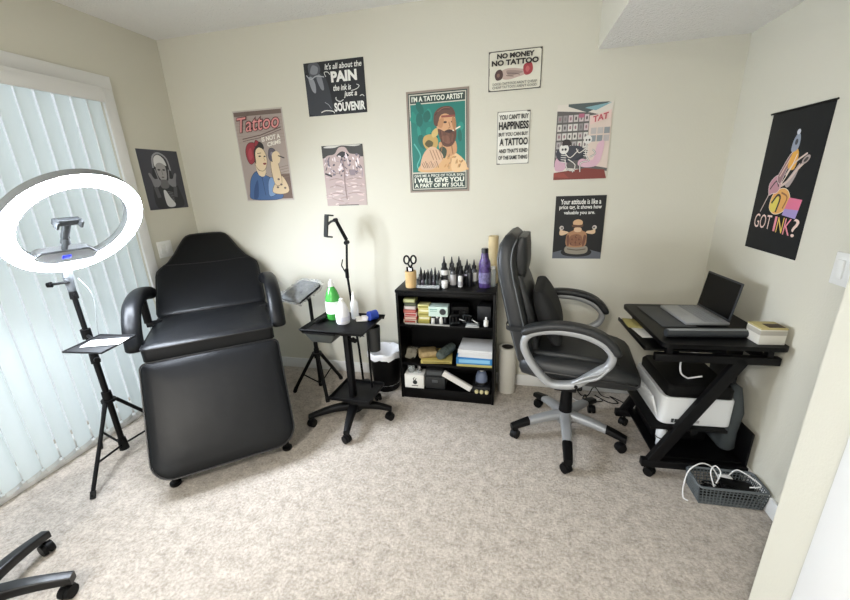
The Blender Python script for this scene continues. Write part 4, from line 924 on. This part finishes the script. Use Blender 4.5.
ink(-.322, 2.325, .72, WHB, (.12, .5, mat('worn label', '#a9a7a8', .5)), 'short white bottle with pointed black cap at the cluster front')
ink(-.287, 2.40, 1.02, DKI, (.55, .65, LIL), 'black pointed bottle with a thin lilac band')
ink(-.243, 2.41, 1.0, CLB, (.2, .75, WHB), 'grey pointed bottle with white label, rightmost of the cluster')
ink(-.265, 2.36, .9, DKI, None, 'shorter plain black pointed bottle in front of the lilac banded one')
bottle('white_jar', 'small white jar at the front of the bookcase top', 'jar', (-.42, 2.295, zt), [(0, 0), (.018, 0), (.02, .003), (.02, .034), (.018, .038), (0, .038)], WHB, None, ([(.021, .03), (.021, .046), (.019, .048), (0, .048)], CW))
t = bottle('purple_bottle', 'tall purple patterned spray can with a black cap on the bookcase top', 'bottle', (-.168, 2.335, zt),
           [(0, 0), (.035, 0), (.037, .004), (.037, .15), (.033, .17), (.026, .185), (.023, .21), (.021, .222), (0, .222)], mat('purple print', '#4b3a6e', .35, var=.8, vscale=38), (.0373, .03, .1, mat('lilac print', '#79739c', .4, var=.6, vscale=45)), ([(.022, .222), (.0225, .244), (.02, .25), (0, .25)], DKI))
bottle('clear_tumbler', 'clear bottle right of the purple can on the bookcase top', 'bottle', (-.117, 2.36, zt), [(0, 0), (.02, 0), (.021, .003), (.021, .1), (.016, .115), (0, .117)], film('tumbler', '#aab4b8', .45, .1), None, ([(.015, .115), (.015, .13), (0, .131)], WHB))
t = thing('bamboo_tube', 'tall plain bamboo coloured roll standing at the right rear of the bookcase', 'roll', (-.122, 2.445, zt)); obj('roll_body', MB().lathe([(0, 0), (.032, 0), (.032, .31), (.012, .31), (.011, .3), (0, .3)], n=28), mat('tan paper', '#c9b68c', .6), t)

# ------------------------------------------------------------------ white film roll on the floor
t = thing('film_roll', 'white roll standing on the carpet between bookcase and office chair', 'roll', (-.012, 2.425, 0)); obj('wound_film', MB().lathe([(.04, .001), (.058, .001), (.06, .004), (.06, .336), (.058, .34), (.04, .34), (.04, .001)], n=36), mat('film white', '#cfccc2', .35), t)
obj('core_tube', MB().lathe([(.036, .002), (.04, .002), (.04, .339), (.036, .339), (.036, .002)], n=28), mat('core dark', '#2b2722', .7), t)

# ------------------------------------------------------------------ office chair
ch = thing('office_chair', 'high back charcoal leather office chair with silver loop armrests', 'office chair', (.325, 1.993, 0), -.12)
ca, sa = math.cos(.12), math.sin(.12)
def cl_(x, y): x -= .325; y -= 1.993; return (ca * x - sa * y, sa * x + ca * y)
for wx, wy_ in ((.043, 1.9), (.306, 1.668), (.613, 1.888), (.52, 2.245), (.19, 2.255)):
    x, y = cl_(wx, wy_); d = Vector((x, y, 0)); r = d.length; d.normalize(); a = math.atan2(y, x)
    lg = obj('leg', star_leg(MB(), d * .02, d * (r + .015), .135, .078, .062, .04, .05, .03), SILVER, ch)
    obj('end_cap', star_leg(MB(), d * .02, d * (r + .018), .1365, .0795, .066, .044, .053, .034, a=.66, b=1.0), BLACKP, lg)
    obj('caster', caster_mb(x, y, a + .7, .027, .075), BLACKP, ch)
m = MB(); m.cyl((0, 0, .09), (0, 0, .16), .046, .04); obj('hub', m, SILVER, ch)
m = MB(); m.cyl((0, 0, .155), (0, 0, .315), .036, .028); m.cyl((0, 0, .31), (0, 0, .325), .03, .03); obj('gas_lift_cover', m, BLACKP, ch)
m = MB(); m.cyl((0, 0, .32), (0, 0, .43), .0135, n=14); obj('gas_rod', m, CHROME, ch)
m = MB(); m.box((0, 0, .445), (.24, .2, .03), .01); m.cyl((.05, -.1, .445), (.05, -.2, .435), .006, n=8); m.cyl((.05, -.19, .435), (.05, -.23, .435), .011, n=10); obj('tilt_mechanism', m, BLACKP, ch)
# seat cushion
m = MB(); rings = []
for x, w, zc, hh in ((-.25, .40, .52, .06), (-.235, .46, .52, .1), (-.15, .50, .518, .125), (0, .52, .518, .125), (.1, .525, .515, .125), (.18, .52, .512, .115), (.25, .50, .503, .1), (.29, .47, .497, .08), (.312, .42, .492, .045)):
    rings.append([Vector((x, y, zc + z)) for y, z in rrect(w, hh, hh * .45, 5)])
m.loft(rings); st = obj('seat', m, OFFL, ch, 60)
m = MB(); rg = [(x, s * y) for s in (1,) for x, y in ()]
pp = [(-.15, .252, .518), (0, .262, .518), (.1, .264, .515), (.18, .262, .512), (.25, .252, .503), (.293, .238, .497), (.314, .1, .492)]
m.tube([Vector(p) for p in pp] + [Vector((x, -y, z)) for x, y, z in pp[::-1]], .004, 6, smooth=4); obj('seam', m, PIPE, st)
m = MB(); rings = []
for x, w, z, hh in ((-.2, .34, .58, .02), (-.17, .38, .582, .035), (0, .4, .584, .04), (.12, .4, .575, .04), (.2, .38, .555, .036), (.24, .34, .54, .02)):
    rings.append([Vector((x, y, z + q)) for y, q in rrect(w, hh, hh * .45, 4)])
m.loft(rings); obj('seat_pad', m, OFFL, st, 60)
# backrest: lofted sections along the spine curve (x, z, width, thickness)
SP = [(-.205, .50, .40, .06), (-.222, .55, .44, .08), (-.245, .66, .46, .095), (-.275, .78, .465, .10), (-.305, .90, .455, .095), (-.33, 1.0, .44, .09), (-.338, 1.07, .42, .09), (-.332, 1.125, .39, .085), (-.318, 1.16, .34, .07), (-.305, 1.176, .27, .04)]
m = MB(); rings = []
for i, (x, z, w, th) in enumerate(SP):
    a, b = SP[max(i - 1, 0)], SP[min(i + 1, len(SP) - 1)]; d = Vector((b[0] - a[0], 0, b[1] - a[1])).normalized(); nrm = Vector((d.z, 0, -d.x))
    rings.append([Vector((x, 0, z)) + nrm * p + Vector((0, q, 0)) for q, p in rrect(w, th, th * .42, 5)])
m.loft(rings); bk = obj('backrest', m, OFFL, ch, 60)
def pad(name, z0, z1, w, th, mt, off=.06, par=None, bulge=.0, k=7):
    m = MB(); rings = []
    def at(z):
        for i in range(len(SP) - 1):
            if SP[i][1] <= z <= SP[i + 1][1]:
                t = (z - SP[i][1]) / (SP[i + 1][1] - SP[i][1]); return SP[i][0] + (SP[i + 1][0] - SP[i][0]) * t
        return SP[-1][0]
    for i in range(k + 1):
        t = i / k; z = z0 + (z1 - z0) * t; e = math.sin(PI * (.05 + .9 * t)) ** .5; x = at(z) + off
        rings.append([Vector((x + p * e, q * (.86 + .14 * e), z)) for q, p in rrect(w, th, th * .4, 5)])
    m.loft(rings); return obj(name, m, mt, par or bk, 60)
pad('headrest', .955, 1.165, .27, .1, OFFL, .048)
pad('back_cushion', .56, .98, .36, .07, OFFL, .05)
m = MB()
for s in (-1, 1):
    m = MB(); m.tube([Vector((x - .035, s * (w / 2 - .012), z)) for x, z, w, th in SP[1:-1]], .0035, 6, smooth=3); obj('light_piping', m, mat('grey piping', '#5b5e60', .5), bk); m = MB(); m.tube([Vector((x + .03, s * (w / 2 - .006), z)) for x, z, w, th in SP[1:-1]], .0035, 6, smooth=3); obj('light_piping', m, mat('grey piping', '#5b5e60', .5), bk)
lp = thing('lumbar_pillow', 'black lumbar pillow strapped to the office chair backrest', 'pillow', (.325, 1.993, 0), -.12)
m = MB(); rings = []
for i in range(11):
    t = i / 10; z = .63 + .275 * t; e = max(.25, math.sin(PI * (.06 + .88 * t)) ** .45); x = -.075 - .10 * t
    rings.append([Vector((x + p * e, q * (.9 + .1 * e), z)) for q, p in rrect(.36, .11, .05, 5)])
m.loft(rings); obj('pillow_body', m, OFFD, lp, 60)
m = MB(); m.loft([[Vector((-.216, 0, zz)) + Vector((x, y, 0)) for x, y in rrect(.215, .485, .04, 5)] for zz in (.715, .74)], cap=False); obj('strap', m, OFFD, lp)
# loop armrests
LX = -.035
loop = [(-.19, .665), (-.165, .722), (-.09, .748), (.0, .752), (.09, .738), (.165, .702), (.202, .652), (.19, .60), (.15, .565), (.105, .525), (.06, .487), (.0, .472), (-.06, .475), (-.11, .52), (-.16, .59)]
for s in (-1, 1):
    P_ = spline([Vector((x + LX, s * .29, z + .008)) for x, z in loop], 5, True); k = len(P_); rings = []; cen = Vector((0, s * .29, .62))
    for i, p in enumerate(P_):
        d = (P_[(i + 1) % k] - P_[i - 1]).normalized(); nrm = Vector((0, 1, 0)).cross(d)
        rings.append([p + nrm * a + Vector((0, b, 0)) for a, b in rrect(.034, .05, .013, 3)])
    al = obj('arm_loop', MB().loft(rings, closed=True), SILVER, ch, 50)
    m = MB(); m.tube([(.192 + LX, s * .312, .608), (.15 + LX, s * .318, .556), (.10 + LX, s * .318, .533), (.05 + LX, s * .312, .508)], .009, 8, smooth=4); m.tube([(.2 + LX, s * .3, .628), (.16 + LX, s * .322, .583), (.10 + LX, s * .322, .553), (.04 + LX, s * .315, .508)], .006, 8, smooth=4)
    obj('loop_rib', m, SILVER, al)
    m = MB(); m.cyl((.06 + LX, s * .319, .492), (.06 + LX, s * .312, .492), .009, n=12); obj('bolt', m, BLACKP, al)
    m = MB(); m.box((-.02, s * .255, .455), (.1, .08, .016), .004); obj('arm_bracket', m, BLACKM, al)
    pt = spline([Vector((x + LX, s * .29, z + .008)) for x, z in ((-.2, .722), (-.165, .748), (-.08, .772), (.01, .777), (.1, .763), (.17, .73), (.215, .68), (.222, .655))], 4); k = len(pt); rings = []
    for i, p in enumerate(pt):
        d = (pt[min(i + 1, k - 1)] - pt[max(i - 1, 0)]).normalized(); nrm = Vector((0, 1, 0)).cross(d); e = .5 + .5 * min(1, math.sin(min(i, k - 1 - i, 3) / 3 * PI / 2))
        rings.append([p + nrm * a * e + Vector((0, b * e, 0)) for a, b in rrect(.036, .068, .015, 4)])
    obj('arm_pad', MB().loft(rings), OFFL, al, 60)

# ------------------------------------------------------------------ computer desk
dcx, dcy, dr_ = .872, 1.945, .05
dk = thing('computer_desk', 'black Z frame computer desk on casters against the right wall', 'desk', (dcx, dcy, 0), dr_)
cd, sd_ = math.cos(dr_), math.sin(dr_)
def dw(x, y, z=0): return (dcx + cd * x - sd_ * y, dcy + sd_ * x + cd * y, z)
obj('desktop', MB().loft([[Vector((x, y, z)) for x, y in rrect(.48, .555, .03, 5, 0, .008)] for z in (.722, .724, .738, .742)]), BLACKW, dk)
for s in (-1, 1):
    y = s * .21; fr_ = MB()
    fr_.box((-.0, y, .655), (.49, .03, .036), .003)
    for x in (-.19, .2): fr_.box((x, y, .70), (.025, .025, .05), .002)
    L = Vector((.10, 0, .645)); B = Vector((-.19, 0, .08)); dd = L - B; ang = math.atan2(dd.x, dd.z)
    fr_.box(((L.x + B.x) / 2, y, (L.z + B.z) / 2), (.05, .03, dd.length + .03), .003, (0, ang, 0))
    fr_.box((.0, y, .083), (.46, .034, .04), .003)
    f = obj('side_frame', fr_, BLACKM, dk)
    for x in (-.175, .2): obj('caster', caster_mb(x, y, .8 * s, .024, .07), BLACKP, f)
m = MB(); m.box((.2, 0, .655), (.03, .42, .03), .003); m.box((.18, 0, .083), (.03, .42, .03), .003); m.box((-.02, 0, .265), (.03, .42, .03), .003); m.box((.226, .1, .36), (.01, .22, .5), .002); m.box((.226, 0, .18), (.01, .42, .2), .002); obj('rear_brace', m, BLACKM, dk)
m = MB(); m.box((-.115, 0, .679), (.33, .39, .010), .003); m.box((-.28, 0, .684), (.008, .39, .018), .002); obj('keyboard_tray', m, BLACKW, dk)
m = MB(); m.box((-.045, 0, .279), (.33, .418, .014), .003); obj('printer_shelf', m, BLACKW, dk)
m = MB(); m.box((.02, 0, .112), (.38, .41, .014), .003); obj('bottom_shelf', m, BLACKW, dk)
# papers on the keyboard tray
for i, (x, y, r, hx, l) in enumerate(((-.19, .05, .1, '#c9c7bf', 'white papers lying on the keyboard tray'), (-.205, .13, -.08, '#b5ab6c', 'yellow booklet at the far end of the keyboard tray'))):
    m = MB(); m.box((0, 0, .0025), (.13, .19 - .06 * i, .004), .001); single('paper_sheet' if i == 0 else 'booklet', m, mat('card ' + hx, hx, .7), l, 'paper', dw(x - .005, y - .02, .6842 + .0042 * i), dr_ + r)
# desk top items
ztop = .742
m = MB(); m.box((0, 0, .002), (.15, .3, .004), .001); single('desk_mat', m, mat('mat grey', '#3f4143', .6), 'dark grey mat lying left of the laptop on the desk', 'mat', dw(-.10, .085, ztop), dr_ + .05)
lt = thing('laptop', 'open silver laptop with a black screen on the desk', 'laptop', dw(.028, .088, ztop + .0042), dr_ + .05)
obj('laptop_base', box((0, 0, .008), (.19, .265, .014), .004), mat('laptop silver', '#a9abad', .35, metal=.3), lt)
m = MB()
for i in range(5):
    for j in range(12): m.box((-.005 + i * .017, -.112 + j * .0203, .0156), (.014, .0175, .002), .0005, seg=1)
obj('keyboard', m, mat('key grey', '#8b8e91', .5), lt)
m = MB(); m.box((-.06, 0, .0152), (.05, .085, .001)); obj('touchpad', m, mat('pad silver', '#9b9da0', .3), lt)
Rl = Matrix.Rotation(math.radians(8), 4, 'Y'); hp = Vector((.09, 0, .016))
ld = obj('lid', box(hp + Rl @ Vector((0, 0, .095)), (.007, .265, .188), .003, Rl), mat('laptop dark', '#26282b', .4), lt)
obj('screen', box(hp + Rl @ Vector((-.0041, 0, .097)), (.001, .249, .168), 0, Rl), SCREEN, ld)
t = thing('rolled_mat', 'long dark roll with a yellow end lying before the laptop', 'roll', dw(-.015, -.175, ztop + .0185), dr_ + .07)
Ry = Matrix.Rotation(PI / 2, 4, 'Y')
obj('roll_body', MB().lathe([(.0, -.19), (.017, -.19), (.018, -.185), (.018, .14), (0, .14)], M=Ry), mat('roll dark', '#2d3033', .45), t); obj('end_cap', MB().lathe([(0, .14), (.0183, .14), (.0183, .163), (.016, .167), (0, .167)], M=Ry), mat('cap yellow', '#a9a345', .5), t)
obj('top_band', box((-.022, .0, .0165), (.32, .02, .005), .002), mat('band grey', '#7d8082', .5), t)
m = MB(); m.box((0, 0, .0035), (.2, .04, .007), .002); single('white_strip', m, mat('strip grey', '#8d9092', .5), 'flat grey strip between the laptop and the dark roll', 'strip', dw(.03, -.143, ztop), dr_ + .05)
t = thing('tissue_box', 'small cream and white box with an open dark slot at the desk corner', 'box', dw(.176, -.2, ztop), dr_ + .03)
obj('carton', box((0, 0, .034), (.1, .085, .068), .003), mat('box white', '#cfccc2', .6), t); obj('band', box((0, 0, .052), (.1015, .0865, .022), .003), mat('box grey band', '#a8a49a', .6), t); obj('lid', box((0, 0, .07), (.102, .087, .008), .003), mat('box yellow', '#b3a672', .6), t)
obj('slot', box((.014, -.012, .0742), (.06, .045, .002), .0005), mat('slot brown', '#3a2c1c', .7), t)
# printer
pr_ = thing('printer', 'white printer with a black top on the desk shelf', 'printer', dw(-.01, .0, .2865), dr_)
PW = mat('printer white', '#d6d9dc', .4)
m = MB(); m.loft([[Vector((x, y, z)) for x, y in rrect(.31 - q, .37 - q, .03, 5)] for z, q in ((0, .012), (.006, .0), (.135, .0), (.145, .008))]); obj('body', m, PW, pr_)
m = MB(); m.loft([[Vector((x + .006, y, z)) for x, y in rrect(.285 - q, .35 - q, .025, 5)] for z, q in ((.144, 0), (.185, .0), (.2, .02))]); obj('top_cover', m, BLACKP, pr_)
m = MB(); m.box((-.172, 0, .075), (.012, .31, .125), .004, (0, -.32, 0)); obj('front_tray', m, PW, pr_)
m = MB(); m.box((-.1, -.1855, .024), (.012, .002, .02)); m.box((-.08, -.1855, .024), (.022, .002, .018)); obj('label_code', m, mat('print black', '#23282a', .5), pr_)
m = MB(); m.box((-.025, -.1855, .024), (.08, .002, .014)); obj('label_bar', m, mat('label grey', '#9a9da0', .5), pr_)
m = MB(); m.tube([(0, 0, .0), (-.035, 0, .03), (-.03, .02, .09), (.02, .03, .125), (.06, .02, .11)], .004, 6, smooth=8); m.tube([(0, 0, 0), (.05, -.02, .025)], .004, 6); single('usb_cable', m, mat('white cable', '#dddddd', .5), 'white looped cable lying on the black printer top', 'cable', dw(-.03, -.09, .4885), dr_)
bottle('cleaner_bottle', 'white bottle with black band on the lower desk shelf', 'bottle', dw(-.115, -.12, .12), [(0, 0), (.018, 0), (.02, .004), (.02, .03), (.026, .05), (.026, .085), (.016, .1), (0, .101)], PW, (.0262, .05, .056, DKI), ([(.012, .1), (.012, .118), (0, .119)], CW))
t = thing('computer_box', 'black computer case on the lower desk shelf', 'computer', dw(.03, .04, .12), dr_); obj('casing', box((-.035, .03, .07), (.25, .26, .14), .008), BLACKP, t); m = MB()
for i in range(6): m.box((-.1615, .03, .03 + .014 * i), (.003, .2, .005))
obj('vent_grille', m, BLACKM, t)
random.seed(31)
t = thing('fabric_bag', 'dark grey soft bag on the desk bottom shelf behind the printer', 'bag', dw(.183, -.045, .1195), dr_); m = MB(); rings = []
for z, w, d in ((.0, .05, .16), (.02, .064, .2), (.12, .068, .22), (.22, .068, .21), (.29, .06, .17), (.335, .045, .11), (.345, .02, .05)):
    rings.append([Vector((x + .004 * math.sin(y * 60 + z * 30), y + .01 * math.sin(z * 14), z)) for x, y in rrect(w, d, min(w, d) * .45, 6)])
m.loft(rings); obj('bag_body', m, mat('bag grey', '#3f4548', .8, bump=.2, bscale=40), t, 70)
m = MB(); m.tube([(0, -.03, .33), (0, -.02, .37), (0, .02, .37), (0, .03, .33)], .006, 6, smooth=5); obj('bag_handle', m, OFFD, t)

# ------------------------------------------------------------------ basket with adapters and cables
bk_ = thing('storage_basket', 'grey plastic lattice basket on the carpet by the right wall', 'basket', (.985, 1.645, 0), .03)
m = MB(); bw, bd, bhh = .25, .118, .095
def wall(p0, p1, nx):
    p0, p1 = Vector(p0), Vector(p1)
    for k in range(nx + 1): 
        a = p0.lerp(p1, k / nx); 
        top = a + Vector((a.x * .1, a.y * .1, bhh - .002)); m.tube([a + Vector((0, 0, .004)), top], .0022, 5)
    for h_ in range(1, 6):
        t_ = h_ / 6; m.tube([p0 * (1 + .1 * t_) + Vector((0, 0, bhh * t_)), p1 * (1 + .1 * t_) + Vector((0, 0, bhh * t_))], .0022, 5)
cx = [(-bw / 2, -bd / 2, 0), (bw / 2, -bd / 2, 0), (bw / 2, bd / 2, 0), (-bw / 2, bd / 2, 0)]
for i in range(4): wall(cx[i], cx[(i + 1) % 4], 18 if i % 2 == 0 else 12)
m.box((0, 0, .004), (bw, bd, .006), .002)
BG = mat('basket grey', '#5b6164', .5)
obj('lattice', m, BG, bk_)
inn = MB(); 
obj('rim', MB().tube([Vector((x, y, bhh)) for x, y in rrect(bw * 1.1, bd * 1.1, .02, 4)], .006, 8, True), BG, bk_)
def bl_(x, y): y *= .7; return (.985 + math.cos(.03) * x - math.sin(.03) * y, 1.645 + math.sin(.03) * x + math.cos(.03) * y)
for i, (x, y, d, rz, z, l) in enumerate(((-.07, .0, (.075, .045, .035), .3, .008, 'black power brick at the left of the grey basket'), (.045, -.01, (.12, .075, .03), -.15, .05, 'flat black adapter box lying on top in the grey basket'), (.05, .01, (.12, .06, .04), .05, .008, 'black power brick under the flat adapter in the basket'))):
    m = MB(); m.box((0, 0, d[2] / 2), d, .006); single('power_adapter', m, BLACKP, l, 'adapter', (*bl_(x, y), z), rz)
m = MB(); m.box((0, 0, .012), (.05, .03, .024), .003); single('plug_adapter', m, CLOUD, 'white plug adapter at the back of the grey basket', 'adapter', (*bl_(.02, .06), .055), .1)
WC = mat('white cable', '#dddddd', .5)
def cable(label, pts, r=.003, mt=None, group=None): single('cable', MB().tube(pts, r, 6, smooth=8), mt or WC, label, 'cable', group=group)
bp = lambda x, y, z: (*bl_(x, y), z)
cable('white cable hanging over the left side of the basket onto the carpet', [bp(-.02, .03, .085), bp(-.05, .05, .13), bp(-.10, .04, .15), bp(-.155, .01, .12), bp(-.175, -.02, .05), bp(-.178, -.05, .005), bp(-.165, -.075, .004)])
cable('white cable looped above the middle of the basket', [bp(-.05, -.02, .07), bp(-.03, .0, .13), bp(-.045, .03, .15), bp(-.07, .0, .13), bp(-.06, -.04, .075)])
cable('white cable along the right end of the basket beside the wall', [bp(.03, .06, .085), bp(.05, .045, .13), bp(.085, .01, .125), bp(.115, -.035, .11), bp(.105, -.06, .11), bp(.07, -.055, .1)])
random.seed(5)
for i, l in enumerate(('black cable curled in the left of the basket', 'black cable curled along the front of the basket')):
    x0, y0 = ((-.075, -.03), (0.0, -.055))[i]
    cable(l, [bp(x0 + .04 * math.cos(a * 1.3) * .8, y0 + .022 * math.sin(a * 1.3), .058 + .004 * a + .006 * (i)) for a in range(9)], .0035, BLACKP)
# black cables on the carpet under the office chair
random.seed(9)
for i, l in enumerate(('black cable tangled on the carpet between the office chair and the desk', 'black cable looping on the carpet behind the office chair seat')):
    pts = [(.50 + .03 * a + random.uniform(-.04, .04), 2.40 - .02 * i + .05 * math.sin(a * 2 + i), .004) for a in range(9)] if i == 0 else [(.40 + .045 * a, 2.455 + .03 * math.sin(a * 1.9), .004 + .045 * max(0, math.sin(a * 1.9))) for a in range(7)]
    cable(l, pts, .0035, BLACKP)
cable('thin white cable on the carpet behind the office chair base', [(.36, 2.46, .003), (.42, 2.40, .003), (.46, 2.36, .003), (.55, 2.37, .003), (.62, 2.43, .003)], .0025)

# ------------------------------------------------------------------ daylight, sky and added fill lights
wd = bpy.data.worlds.new('sky'); sc.world = wd; wd.use_nodes = True
wd.node_tree.nodes['Background'].inputs['Color'].default_value = (.86, .94, 1, 1); wd.node_tree.nodes['Background'].inputs['Strength'].default_value = .5
def area(name, loc, rot, sx, sy, power, color):
    l = bpy.data.lights.new(name, 'AREA'); l.shape = 'RECTANGLE'; l.size = sx; l.size_y = sy; l.energy = power; l.color = color
    o = bpy.data.objects.new(name, l); col.objects.link(o); o.location = loc; o.rotation_euler = rot; return o
area('window_daylight', (XL - .5, .21, 1.2), (0, -PI / 2, 0), 2.2, 3.7, 9.5, (.92, .97, 1))
area('added_ceiling_fill', (-.7, -1.2, H - .11), (0, 0, 0), .36, .36, 42, (1, .95, .87))  # added warm fill from the unseen lamp behind the camera
area('added_rear_fill', (-1.1, YB + .05, 1.35), (PI / 2 + .3, 0, 0), 1.8, 1.45, 32, (.97, .98, 1))  # added soft fill at the made-up rear window, tilted up to the ceiling
vs = sc.view_settings
sc.display_settings.display_device = 'sRGB'
vs.view_transform = 'Standard'; vs.look = 'None'; vs.gamma = 1; vs.use_curve_mapping = False; vs.exposure = 0.9
